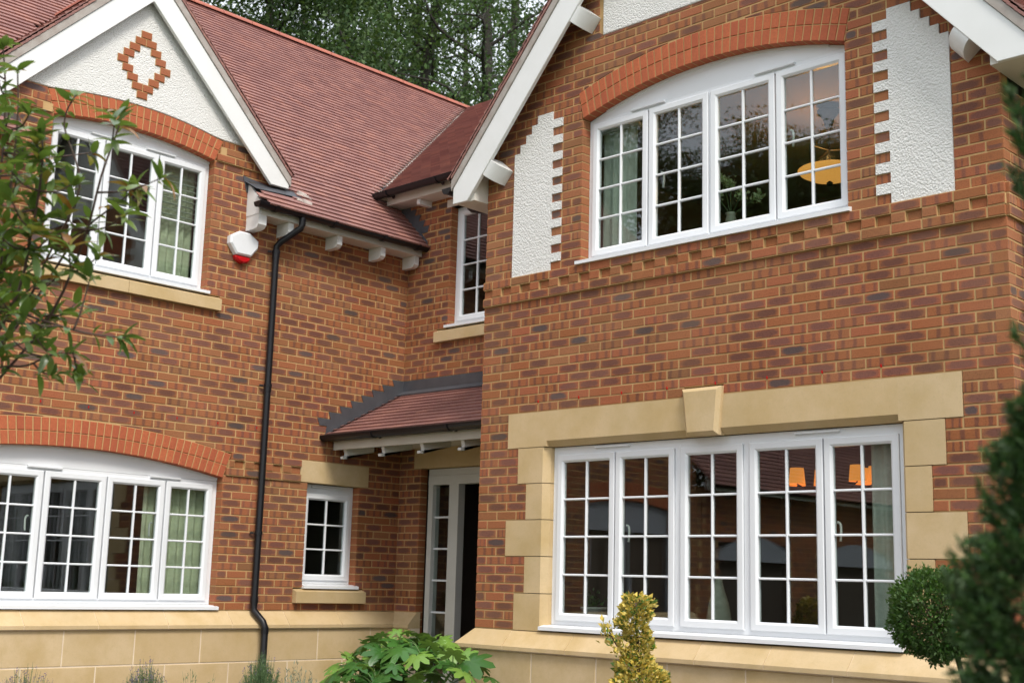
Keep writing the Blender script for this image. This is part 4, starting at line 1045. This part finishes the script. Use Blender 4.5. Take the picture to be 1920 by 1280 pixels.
# ------------------------------------------------------------------ planting
def leafmesh(name, L, Wd, mat, fold=.25, droop=.25, seg=4, tip=1.0):
    """one pointed leaf lying along +x, folded at the midrib, drooping towards the tip"""
    mb = MB(); V = []
    for i in range(seg+1):
        t = i/seg; w = Wd*.5*(math.sin(math.pi*t**.8)**.75 if 0 < t < 1 else 0); x = L*t; z = -droop*L*t*t
        V += [(x, w, z+fold*w), (x, 0, z), (x, -w, z+fold*w)]
    F = []
    for i in range(seg):
        a, b = 3*i, 3*i+3
        for q in ((a, a+1, b+1, b), (a+1, a+2, b+2, b+1)):
            F.append(tuple(reversed(q)))
    UVv = [(0, 0)]*len(V)
    mb.v = V; mb.f = F; mb.mi = [0]*len(F)
    return mb, mat
def make_leaf_mesh(name, L, Wd, mat, rnd, **k):
    mb, m = leafmesh(name, L, Wd, mat, **k); me = bpy.data.meshes.new(name)
    me.from_pydata([list(v) for v in mb.v], [], mb.f); a = me.attributes.new('rnd', 'FLOAT_COLOR', 'CORNER'); a.data.foreach_set('color', list(rnd+(1.,))*len(me.loops))
    me.materials.append(mat); me.polygons.foreach_set('use_smooth', [True]*len(me.polygons)); me.update(); return me
def frame_from(d, roll=0., upv=Vector((0, 0, 1))):
    d = d.normalized(); y = upv.cross(d)
    if y.length < 1e-3: y = Vector((0, 1, 0))
    y.normalize(); z = d.cross(y)
    m = Matrix((d, y, z)).transposed().to_4x4()
    return m @ Matrix.Rotation(roll, 4, 'X')
def cloud(name, P, Nrm, L, Wd, mat, parent, label=None, jitter=.6, sizevar=.4, kind='stuff', col=None, tri=False):
    """many small leaf faces in one mesh: P points, Nrm leaf directions"""
    n = len(P); P = np.asarray(P, float); d = np.asarray(Nrm, float)+np.random.normal(0, jitter, (n, 3)); d /= np.linalg.norm(d, axis=1)[:, None]+1e-9
    a = np.random.normal(0, 1, (n, 3)); s = np.cross(d, a); s /= np.linalg.norm(s, axis=1)[:, None]+1e-9
    nn = np.cross(d, s); k = (1+np.random.uniform(-sizevar, sizevar, n))[:, None]
    o = np.zeros(3)
    p = parent
    while p is not None: o += np.array(p.location); p = p.parent
    P = P-o
    v0 = P; v1 = P+d*L*.45*k+s*Wd*.5*k+nn*Wd*.12*k; v2 = P+d*L*k-nn*L*.12*k; v3 = P+d*L*.45*k-s*Wd*.5*k+nn*Wd*.12*k
    V = np.stack([v0, v1, v2, v3], 1).reshape(-1, 3)
    me = bpy.data.meshes.new(name); me.vertices.add(4*n); me.vertices.foreach_set('co', V.ravel())
    me.loops.add(4*n); me.loops.foreach_set('vertex_index', np.arange(4*n)); me.polygons.add(n); me.polygons.foreach_set('loop_start', np.arange(0, 4*n, 4)); me.polygons.foreach_set('loop_total', np.full(n, 4))
    c = np.random.rand(n, 4); c[:, 3] = 1
    if col is not None: c[:, 0] = np.clip(col+np.random.normal(0, .13, n), 0, 1)
    at = me.attributes.new('rnd', 'FLOAT_COLOR', 'CORNER'); at.data.foreach_set('color', np.repeat(c, 4, 0).ravel())
    me.materials.append(mat); me.update(calc_edges=True)
    ob = bpy.data.objects.new(name, me); return link(ob, parent, label, kind)
L_GREEN = mat_leaf('glossy_green_leaf', [(0, (.040, .085, .022)), (.35, (.10, .17, .03)), (.7, (.18, .25, .04)), (.86, (.30, .29, .06)), (.93, (.30, .14, .03)), (1, (.38, .08, .03))], .26, .28, .5)
L_FATS = mat_leaf('fatsia_leaf', [(0, (.025, .085, .018)), (.45, (.06, .17, .03)), (.8, (.12, .26, .045)), (1, (.26, .40, .07))], .3, .2, .5)
L_EUON = mat_leaf('variegated_leaf', [(0, (.06, .15, .02)), (.28, (.14, .26, .03)), (.40, (.70, .52, .07)), (1, (.88, .66, .16))], .45, .2)
L_BALL = mat_leaf('box_leaf', [(0, (.012, .040, .008)), (.5, (.034, .095, .014)), (1, (.10, .21, .03))], .5, .2, .25)
L_CON = mat_leaf('conifer_spray', [(0, (.010, .034, .008)), (.6, (.025, .085, .016)), (1, (.07, .17, .025))], .6, .1)
L_TREE = mat_leaf('tree_foliage', [(0, (.010, .024, .010)), (.5, (.026, .060, .018)), (.85, (.06, .115, .032)), (1, (.10, .17, .045))], .6, .15, .2)
L_TREE2 = mat_leaf('light_tree_foliage', [(0, (.02, .045, .012)), (.5, (.05, .10, .022)), (1, (.13, .18, .04))], .55, .3, .3)
L_LAV = mat_leaf('lavender_green', [(0, (.07, .12, .05)), (1, (.17, .24, .11))], .7, .15)
L_LAVF = mat_leaf('lavender_flower', [(0, (.14, .08, .16)), (1, (.30, .22, .36))], .8, .1)
L_SILV = mat_leaf('silver_leaf', [(0, (.12, .17, .12)), (1, (.36, .42, .33))], .7, .1)
L_PETAL = mat_leaf('pale_green_petal', [(0, (.35, .50, .20)), (1, (.65, .72, .45))], .6, .3)

# --- large shrub in the left foreground
shb = thing('photinia_shrub', Vector((px(-190, 900, 4.7).x, px(-190, 900, 4.7).y, GZ)), 'large glossy leaved shrub with some red leaves in front of the upper left windows', 'shrub')
PV = []
for i in range(10):
    r_ = .03+.80*i/9 if i < 8 else (.90, .98)[i-8]
    PV.append(make_leaf_mesh('leaf', random.uniform(.085, .115), random.uniform(.030, .038), L_GREEN, (r_, .5, .5), fold=random.uniform(.15, .5), droop=random.uniform(.12, .45), seg=5))
leaves = []; stems = []
def add_stem(P, r0_, r1_):
    P = smooth_path(P, 4); n = len(P); stems.append((P, [r0_+(r1_-r0_)*i/(n-1) for i in range(n)])); return P
def whorl(tip, d, n, size=1., spread=.9, young=0.):
    d = d.normalized(); a0 = random.uniform(0, 6.28)
    for k in range(n):
        a = a0+k*2.4; x = d.orthogonal().normalized(); y = d.cross(x); f = random.uniform(.55, 1.15)*spread
        ld = (d*(1-f*.55)+(x*math.cos(a)+y*math.sin(a))*f+Vector((0, 0, random.uniform(-.35, .1)))).normalized()
        base_ = tip-d*random.uniform(0, .035)
        v = random.choice(PV[:8]) if random.random() > .07+young else random.choice(PV[8:])
        leaves.append((base_, ld, v, size*random.uniform(.62, 1.02)))
root = px(-190, 900, 4.7)
dj = lambda: random.uniform(-.25, .25)
mains = [[(-190, 900, 4.7), (-30, 650, 4.7), (10, 420, 4.65), (32, 240, 4.6), (33, 130, 4.6)],
         [(-190, 900, 4.8), (20, 620, 4.8), (90, 480, 4.75), (150, 350, 4.7), (120, 235, 4.7), (142, 178, 4.7)],
         [(-190, 900, 4.6), (60, 640, 4.6), (150, 470, 4.55), (190, 330, 4.5), (222, 240, 4.5), (225, 212, 4.5)],
         [(-190, 900, 4.9), (40, 600, 4.9), (140, 450, 4.8), (215, 385, 4.75), (262, 350, 4.7)],
         [(-190, 900, 4.5), (-80, 690, 4.5), (0, 583, 4.5), (70, 598, 4.45), (160, 624, 4.4), (235, 633, 4.4)],
         [(-190, 900, 4.6), (-90, 720, 4.6), (-10, 690, 4.6), (50, 685, 4.55), (95, 665, 4.5), (138, 662, 4.5)],
         [(-190, 900, 4.7), (-40, 560, 4.9), (0, 330, 4.9), (10, 180, 4.9), (5, 80, 4.9)],
         [(-190, 900, 4.7), (10, 600, 4.5), (60, 430, 4.45), (80, 300, 4.4), (75, 240, 4.4)]]
mp = []; EXTRA = 12
for mline in mains:
    P = add_stem([px(*q) for q in mline], .0065, .0026); mp += P[len(P)//4:]
    whorl(P[-1], P[-1]-P[-4], 8); 
    for t in (.93, .86, .78): 
        i = int(t*(len(P)-1)); whorl(P[i], P[i]-P[i-1], 2, .9, 1.2)
tips = [(210, 215), (250, 352), (300, 330), (175, 290), (60, 270), (40, 330), (90, 330), (120, 400), (30, 420), (70, 470), (110, 520), (20, 520), (60, 570), (150, 330), (180, 400), (15, 370), (5, 300), (0, 450), (130, 460), (85, 400), (45, 480), (10, 580), (100, 590), (140, 560), (20, 630), (-10, 640), (60, 630), (190, 480), (165, 520), (235, 405), (-10, 230), (20, 190), (-20, 350), (-10, 130), (65, 205), (150, 700), (105, 700), (0, 500), (35, 545), (-15, 560), (75, 345), (10, 270), (50, 380), (95, 440), (120, 300), (25, 455), (-5, 400), (80, 520), (-20, 100), (40, 300), (130, 350), (10, 340), (55, 430), (-15, 480), (30, 590), (110, 470), (5, 545), (75, 290)]
for _ in range(EXTRA):
    y_ = random.uniform(240, 690); tips.append((random.uniform(-30, 40+75*math.sin(math.pi*min(max((y_-200)/500, 0), 1))), y_))
for i, (x, y) in enumerate(tips):
    dd = 4.65+random.uniform(-.35, .4); T_ = px(x+random.uniform(-8, 8), y+random.uniform(-8, 8), dd)
    low = [q for q in mp if q.z < T_.z-.02] or mp
    q = min(low, key=lambda q: (q-T_).length+abs((q-T_).length-.25)*.3)
    mid = (q+T_)/2+Vector((0, 0, -.02)); P = add_stem([q, mid, T_], .0045, .002)
    whorl(T_, (T_-mid)+Vector((0, 0, .08)), random.choice((6, 7, 8, 9)), 1., .9, .04)
    whorl(mid, T_-mid, 4, .9, 1.2)
mb = MB()
for q in ((-190, 900, 4.7), (-190, 900, 4.8), (-190, 900, 4.6), (-190, 900, 4.9), (-190, 900, 4.5)): tube(mb, smooth_path([Vector(shb.location)+Vector((random.uniform(-.04, .04), random.uniform(-.04, .04), -.02)), px(q[0], q[1], q[2])+Vector((0, 0, -.4)), px(*q)], 4), .012, 7)
for P, rr in stems: tube(mb, P, rr, 6)
mb.build('stem', M['twig'], shb, True)
so_ = Vector(shb.location)
leaves.sort(key=lambda L: (0 if (proj(L[0])[0] > -60) else 1, proj(L[0])[2]))
rest = MB()
for i, (b, d, me, s_) in enumerate(leaves):
    mt = Matrix.Translation(b-so_) @ frame_from(d, random.uniform(-.5, .5)) @ Matrix.Scale(s_, 4)
    if i < 300:
        o = bpy.data.objects.new('leaf', me); link(o, shb); o.matrix_local = mt
    else:
        cl = me.attributes['rnd'].data[0].color
        rest.add([so_+mt @ v.co for v in me.vertices], [tuple(p.vertices) for p in me.polygons], None, (cl[0], cl[1], cl[2]))
rest.build('foliage', L_GREEN, shb, True, kind='stuff')

# --- fatsia by the porch
ft_o = Vector((2.36, -1.98, GZ)); fat = thing('fatsia_plant', ft_o, 'bright green fatsia with big hand shaped leaves beside the front door', 'plant')
def palmate(nl, R_, rnd):
    V = [(0, 0, 0)]; F = []; n = nl*4; ang0, ang1 = R(-150), R(150)
    for i in range(n+1):
        t = i/n; a = ang0+(ang1-ang0)*t; ph = (t*nl) % 1.0; lobe = math.sin(math.pi*ph)**1.0 if 0 < ph < 1 else 0
        env = .62+.38*math.cos(a*.5); r_ = R_*env*(.50+.50*lobe)
        V.append((r_*math.cos(a), r_*math.sin(a), -.22*r_*r_/R_+.05*R_*lobe*(-1)+.02*R_*(i % 2)))
    V2 = [(.45*x, .45*y, .05*R_+z*.2) for x, y, z in V[1:]]
    k = n+1; F = [(0, k+1+i, k+2+i) for i in range(n)]+[(k+1+i, 1+i, 2+i, k+2+i) for i in range(n)]
    me = bpy.data.meshes.new('leaf'); me.from_pydata(V+V2, [], F); a = me.attributes.new('rnd', 'FLOAT_COLOR', 'CORNER'); a.data.foreach_set('color', list(rnd+(1.,))*len(me.loops))
    me.materials.append(L_FATS); me.polygons.foreach_set('use_smooth', [True]*len(me.polygons)); me.update(); return me
FM = [palmate(random.choice((6, 7, 7)), .185, (random.random(), .5, .5)) for _ in range(8)]
young = [palmate(6, .15, (random.uniform(.85, 1), .5, .5)) for _ in range(3)]
mb = MB(); kx = 0
stemtops = [Vector((2.30, -1.98, -.22)), Vector((2.72, -2.05, -.27)), Vector((1.98, -1.85, -.32)), Vector((2.5, -1.85, -.23)), Vector((2.2, -2.25, -.42)), Vector((3.0, -1.98, -.36)), Vector((2.5, -2.35, -.44)), Vector((2.75, -2.3, -.55)), Vector((2.0, -2.1, -.52))]
for stp in stemtops:
    P = smooth_path([ft_o+Vector((random.uniform(-.1, .1), random.uniform(-.1, .1), 0)), (ft_o+stp)/2+Vector((0, 0, .02)), stp], 4); tube(mb, P, [.018-.008*i/(len(P)-1) for i in range(len(P))], 7)
    n = 13
    for k in range(n):
        a = k*2.4+kx; f = k/n; ln = .13+.20*f; dz = .20*(1-f)-.08; e = Vector((math.cos(a), math.sin(a), 0))
        tip = stp+e*ln+Vector((0, 0, dz)); tube(mb, smooth_path([stp-Vector((0, 0, .02+.10*f)), stp+e*ln*.5+Vector((0, 0, dz*.8)), tip], 3), .0045, 5)
        d = (e+Vector((0, 0, -.15-.45*f if k > 2 else .7))).normalized()
        me = random.choice(young) if k < 3 else random.choice(FM)
        o = bpy.data.objects.new('leaf', me); link(o, fat); o.matrix_local = Matrix.Translation(tip-ft_o) @ frame_from(d+Vector((random.uniform(-.2, .2), random.uniform(-.2, .2), random.uniform(-.25, .35))), random.uniform(-.6, .6)) @ Matrix.Scale(random.uniform(.6, 1.15)*(.8 if k < 3 else 1), 4)
    kx += 1.1
mb.build('stem', mat_simple('green_stem', (.10, .18, .05), .5), fat, True)

def fill_blob(n, fn):
    out = []
    while len(out) < n:
        p = fn()
        if p is not None: out.append(p)
    return out
# --- golden euonymus
eu_b = px(1195, 1200, 8.6); eo = Vector((eu_b.x, eu_b.y, GZ)); eu = thing('golden_euonymus', eo, 'yellow variegated euonymus clipped as a thin column before the wide window', 'shrub')
sections = [(1190, 1116, 12), (1190, 1128, 27), (1191, 1155, 27), (1192, 1180, 24), (1195, 1205, 17), (1198, 1230, 22), (1197, 1255, 40), (1198, 1280, 50), (1199, 1320, 58), (1200, 1380, 62), (1200, 1450, 62)]
P = []; Nn = []
for i in range(len(sections)-1):
    (x0, y0, r0s), (x1, y1, r1s) = sections[i], sections[i+1]
    for _ in range(int(9.5*(r0s+r1s)/2*(y1-y0)/14)):
        t = random.random(); cx, cy, rr = x0+(x1-x0)*t, y0+(y1-y0)*t, (r0s+(r1s-r0s)*t)*8.6/FPX
        a = random.uniform(0, 6.28); q = rr*math.sqrt(random.uniform(.45, 1.1)); base_ = px(cx+7*math.sin(cy*.09)+4*math.sin(cy*.23), cy, 8.6)
        P.append(base_+Vector((math.cos(a)*q, math.sin(a)*q, random.uniform(-.01, .01)))); Nn.append((math.cos(a), math.sin(a), .5))
for _ in range(150):
    t = random.random(); c_ = px(1172-38*t, 1222-45*t, 8.55); P.append(c_+Vector(np.random.normal(0, .018+.02*math.sin(3*t), 3))); Nn.append((0, -.3, .8))
colr = np.random.choice([.15, .82], len(P), p=[.24, .76])
cloud('foliage', P, Nn, .034, .020, L_EUON, eu, col=colr, jitter=.45)
mb = MB(); tube(mb, smooth_path([eo, px(1198, 1300, 8.6), px(1192, 1130, 8.6)], 6), .010, 6); tube(mb, smooth_path([px(1197, 1262, 8.6), px(1160, 1215, 8.56), px(1138, 1175, 8.55)], 5), .005, 6); mb.build('stem', M['twig'], eu, True)
# --- clipped ball
bcn = px(1756, 1153, 6.6); bo = Vector((bcn.x+.16, bcn.y+.10, GZ)); bl = thing('topiary_ball', bo, 'small leaved round topiary ball on a stem at the right end of the window', 'topiary')
P = []; Nn = []
for _ in range(15000):
    v = Vector(np.random.normal(0, 1, 3)).normalized(); rr = .222*(1+.10*math.sin(v.x*7+v.z*5)*math.cos(v.y*6)+.05*math.sin(v.x*17)*math.sin(v.z*14+v.y*9))*random.uniform(.72, 1.04)**.7
    if v.z > .2: rr *= 1+.12*random.random()**3
    P.append(bcn+v*rr); Nn.append(tuple(v+Vector((0, 0, .25))))
zc_ = np.array([(p.z-bcn.z)/.24 for p in P]); cloud('foliage', P, Nn, .021, .011, L_BALL, bl, col=.5+.0*zc_)
mb = MB(); tube(mb, smooth_path([bo, bo+Vector((-.02, 0, .75)), bcn+Vector((.06, .03, -.1))], 5), .014, 7)
for _ in range(60):
    v = Vector(np.random.normal(0, 1, 3)).normalized(); tube(mb, [bcn-Vector((0, 0, .08)), bcn+v*.2], [.004, .0015], 4)
mb.build('stem', M['twig'], bl, True)
# --- near conifer at the right edge
CD = 2.1
co = px(1990, 1250, CD); co.z = GZ; con = thing('dark_conifer', co, 'dark blurred conifer rising close to the camera at the right edge', 'conifer')
P = []; Nn = []; mb = MB()
prof = [(-60, 1990, 10), (130, 1990, 62), (330, 1990, 66), (420, 1995, 40), (560, 2000, 52), (700, 2000, 58), (780, 2000, 112), (870, 2000, 134), (1000, 2000, 162), (1090, 2000, 205), (1200, 2000, 218), (1290, 2000, 216), (1500, 2000, 215), (1800, 2000, 215)]
def rad_at(y):
    for (y0, _, r0s), (y1, _, r1s) in zip(prof[:-1], prof[1:]):
        if y0 <= y <= y1: return r0s+(r1s-r0s)*(y-y0)/(y1-y0)
    return 0
for k in range(2400):
    y = random.uniform(-40, 1500); rr = rad_at(y)*random.uniform(.35, 1.0)**.5*CD/FPX*.97; a = random.uniform(0, 6.28)
    ax_ = px(1995, y, CD); e = Vector((math.cos(a), math.sin(a), random.uniform(.2, 1.1))).normalized(); tip = ax_+Vector((math.cos(a)*rr, math.sin(a)*rr, 0)); st_ = tip-e*.045
    tube(mb, [st_, tip-e*.01], [.0018, .0007], 4)
    for _ in range(40):
        t = random.random(); q = st_.lerp(tip, t); P.append(q); Nn.append(tuple(e+Vector(np.random.normal(0, .35, 3))))
for (x, y, n_, ln) in ((1782, 1045, 60, .05), (1805, 1020, 60, .05), (1838, 905, 60, .05), (1850, 850, 70, .05), (1775, 1085, 60, .04), (1890, 170, 120, .06), (1905, 250, 120, .06), (1898, 320, 80, .05), (1905, 620, 60, .05)):
    tip = px(x, y, CD); ax_ = px(x+26, y+60, CD); tube(mb, [ax_, tip], [.0022, .0008], 4)
    for _ in range(n_): t = random.random(); P.append(ax_.lerp(tip, t)+Vector(np.random.normal(0, .004, 3))); Nn.append(tuple((tip-ax_).normalized()+Vector(np.random.normal(0, .3, 3))))
mb2 = MB(); tube(mb2, [co, Vector((co.x, co.y, .8)), px(1990, -60, CD)], [.04, .03, .01], 8); mb2.build('trunk', M['bark'], con, True); mb.build('twig', M['twig'], con, kind='stuff')
cloud('foliage', P, Nn, .019, .0045, L_CON, con, jitter=.25)
# --- low plants along the wall
def tuft(name, c, w, h, n, mat, label, cat, fl=0, leaf=.012, spread=.5, grp=None, fmat=None, dens=10):
    o = Vector((c.x, c.y, GZ)); th = thing(name, o, label, cat, grp); P = []; Nn = []; Pf = []; Nf = []; mb = MB()
    for k in range(n):
        a = random.uniform(0, 6.28); q = math.sqrt(random.random()); lean = Vector((math.cos(a), math.sin(a), 0))*q*w*spread; top = o+lean*2+Vector((0, 0, h*(1-.35*q*q)*random.uniform(.8, 1.06)))
        b = o+lean*.5; tube(mb, [b, b.lerp(top, .5)+Vector((0, 0, .03)), top], [.002, .0016, .0009], 4)
        for _ in range(dens): t = random.uniform(.25, .94 if fl else 1.); P.append(b.lerp(top, t)+Vector((0, 0, .03*math.sin(3.1*t)))); Nn.append((lean.x, lean.y, .9))
        if k < fl:
            for _ in range(9): Pf.append(top+Vector(np.random.normal(0, .003, 3))+Vector((0, 0, random.uniform(-.02, .02)))); Nf.append((0, 0, 1))
    mb.build('stem', mat, th, kind='stuff'); cloud('foliage', P, Nn, leaf*1.9, leaf*.42, mat, th, jitter=.45)
    if Pf: cloud('flower', Pf, Nf, .011, .006, fmat, th, jitter=.8)
    return th
def onz_(x, y, depth): return px(x, y, depth)
tuft('lavender_bush', px(50, 1280, 10.0), .22, GZ*-1-.40, 190, L_LAV, 'sparse lavender with dark flower spikes at the lower left corner', 'lavender', 110, .012, .55, 'lavender along the plinth', L_LAVF, 8)
tuft('lavender_bush', px(272, 1280, 10.6), .20, GZ*-1-.38, 330, L_LAV, 'greyish lavender bush in flower below the wide arched window', 'lavender', 120, .013, .5, 'lavender along the plinth', L_LAVF, 14)
tuft('rosemary_bush', px(490, 1262, 11.2), .20, GZ*-1-.33, 420, mat_leaf('rosemary_green', [(0, (.05, .11, .035)), (1, (.14, .22, .09))], .7, .1), 'feathery green bush hiding the foot of the downpipe', 'shrub', 40, .014, .5, None, L_LAVF, 18)
tuft('silver_shrub', px(562, 1275, 10.9), .17, GZ*-1-.36, 60, L_SILV, 'silver leaved sprigs right of the downpipe foot', 'shrub', 0, .016, .6, None, None, 22)
tuft('green_perennial', px(370, 1290, 10.7), .20, GZ*-1-.44, 60, L_LAV, 'low green shoots between lavender and downpipe', 'plant', 0, .018, .7, None, None, 9)
# --- plants on the sills inside
P = [bc+Vector((random.gauss(0, .04), random.gauss(0, .04), .17+abs(random.gauss(0, .05)))) for _ in range(120)]; cloud('foliage', P, [(0, 0, 1)]*120, .03, .014, L_BALL, bk)
fo = Vector(TB(2.42, 3.06, -.30)); fl = thing('flower_arrangement', fo, 'pale green flower heads in a vase inside the third light upstairs', 'flowers')
mb = MB(); lathe(mb, fo, [(.0, 0), (.05, 0), (.06, .1), (.035, .2), (.045, .22), (.03, .21)], 14); mb.build('vase', M['ornament'], fl, True)
mb = MB(); P = []
for x, y in ((2.36, 3.56), (2.43, 3.50), (2.53, 3.40), (2.30, 3.44), (2.68, 3.36)):
    e = Vector(TB(x, y, -.28)); tube(mb, smooth_path([fo+Vector((0, 0, .2)), (fo+e)/2+Vector((0, 0, .1)), e], 3), .003, 5)
    P += [e+Vector(np.random.normal(0, .022, 3)) for _ in range(70)]
mb.build('stem', mat_simple('flower_stem', (.08, .15, .05), .6), fl); cloud('petals', P, [(0, 0, 1)]*len(P), .03, .02, L_PETAL, fl, jitter=1)

# --- trees
def tree(base, H, spread, label, mat, nlim=26, leaf=.10, nleaf=60, clumps=260, lean=(0, 0), low=.3, name='woodland_tree', group=None, flat=.7):
    th = thing(name, base, label, 'tree', group); b = Vector(base); mb = MB(); top = b+Vector((lean[0], lean[1], H)); tips = []
    trunk = smooth_path([b, b+Vector((lean[0]*.2+random.uniform(-.2, .2), lean[1]*.2+random.uniform(-.2, .2), H*.35)), b+Vector((lean[0]*.6+random.uniform(-.4, .4), lean[1]*.6, H*.7)), top], 6)
    r0_ = H*.017; tube(mb, trunk, [r0_*(1-.88*i/(len(trunk)-1)) for i in range(len(trunk))], 9)
    lb = MB()
    for k in range(nlim):
        t = low+(1-low)*(k+random.random())/nlim; i = min(int(t*(len(trunk)-1)), len(trunk)-2); p0 = trunk[i].lerp(trunk[i+1], t*(len(trunk)-1)-i)
        a = k*2.4+random.uniform(-.4, .4); ln = spread*(1.05-.55*t)*random.uniform(.7, 1.15); e = Vector((math.cos(a), math.sin(a), random.uniform(.15, .75)))
        P = [p0, p0+e*ln*.4+Vector((0, 0, random.uniform(-.2, .3))), p0+e*ln*.75+Vector((random.uniform(-.3, .3), random.uniform(-.3, .3), .2)), p0+e*ln+Vector((random.uniform(-.5, .5), random.uniform(-.5, .5), .1))]
        P = smooth_path(P, 4); rr = r0_*.42*(1.1-t); tube(lb, P, [rr*(1-.85*j/(len(P)-1)) for j in range(len(P))], 6)
        for j in range(4, len(P)): tips.append(P[j])
        for _ in range(5):
            j = random.randint(3, len(P)-1); q = P[j]; e2 = Vector(np.random.normal(0, 1, 3)); e2.z = abs(e2.z)*.6-.1; e2.normalize(); l2 = ln*random.uniform(.2, .42)
            P2 = smooth_path([q, q+e2*l2*.5+Vector((0, 0, .08)), q+e2*l2], 3); tube(lb, P2, [rr*.35*(1-.8*j2/(len(P2)-1)) for j2 in range(len(P2))], 5); tips += P2[3:]
    mb.build('trunk', M['bark'], th, True); lb.build('limb', M['bark'], th, kind='stuff')
    tips = np.array([tuple(p) for p in tips]); idx = np.random.choice(len(tips), clumps); C_ = tips[idx]+np.random.normal(0, .25, (clumps, 3))
    cs = np.random.uniform(.22, .6, clumps); cl = np.clip(np.random.normal(.5, .2, clumps), 0, 1)
    n = clumps*nleaf; ci = np.repeat(np.arange(clumps), nleaf); off = np.random.normal(0, 1, (n, 3))*np.array([1, 1, flat])*cs[ci][:, None]
    Pp = C_[ci]+off; cloud('crown', Pp, np.random.normal(0, 1, (n, 3))+np.array([0, 0, -.2]), leaf, leaf*.55, mat, th, jitter=.5, col=cl[ci])
    return th
def gp(x, depth, z=GZ):
    """ground position below picture column x at a distance"""
    p = px(x, 640, depth); d = (p-CAM); d.z = 0; q = CAM+d; return (q.x, q.y, z)
G_ = 'trees behind the house'
tree(gp(330, 27), 17, 4.2, 'leftmost dense dark tree behind the left roof ridge', L_TREE, 34, .095, 130, 540, group=G_)
tree(gp(470, 24), 15, 4.0, 'dense tree behind the middle of the ridge', L_TREE, 34, .09, 130, 560, group=G_)
tree(gp(600, 30), 19, 4.6, 'tall dark tree right of the dense one behind the ridge', L_TREE, 34, .095, 130, 520, group=G_)
tree(gp(715, 25), 16, 3.6, 'tree with forked limbs showing sky near the valley', L_TREE2, 18, .08, 85, 200, lean=(1.2, .8), group=G_, low=.5)
tree(gp(768, 33), 19, 3.4, 'slim tree with bare lower trunk above the ridge end', L_TREE, 18, .09, 80, 175, group=G_, low=.6)
tree(gp(872, 24), 15.5, 3.6, 'dark trunked tree just left of the right gable', L_TREE, 20, .08, 80, 215, group=G_, low=.5)
tree(gp(960, 32), 20, 4.8, 'tall tree partly hidden by the right gable', L_TREE, 26, .095, 80, 190, group=G_)
tree(gp(180, 34), 21, 5.0, 'tall dark tree farthest left behind the roof', L_TREE, 30, .14, 70, 350, group=G_)
tree(gp(540, 40), 22, 5.5, 'pale green tree far behind the dense trees', L_TREE2, 24, .12, 60, 170, group=G_)
tree(gp(850, 42), 21, 5.5, 'far tree low behind the end of the ridge', L_TREE2, 16, .12, 40, 28, group=G_, low=.3)
G2 = 'trees across the drive'
for x, y, h, s_, lab in ((-9.4, -16.2, 17, 3.4, 'tall tree mirrored in the two left lights of the right gable window'), (-6.6, -18.4, 10.3, 2.5, 'low broad tree mirrored in the third light of the right gable window'),
        (-4.4, -18.8, 11.0, 2.2, 'thin topped tree mirrored in the fourth light of the right gable window'), (-7.5, -25, 11.5, 3.6, 'distant tree between the mirrored trees'), (-2.0, -17.5, 9.8, 2.4, 'small tree right of the thin topped one'),
        (-14, -10, 18, 4.6, 'tall tree beyond the garage roof'), (13, -24, 15, 4.5, 'tree behind the photographer'), (22, -10, 15, 4.5, 'tree to the right behind the photographer')):
    tree((x, y, GZ), h, s_, lab, L_TREE2 if x == -4.4 else L_TREE, 26, .13, 130, 440, group=G2)
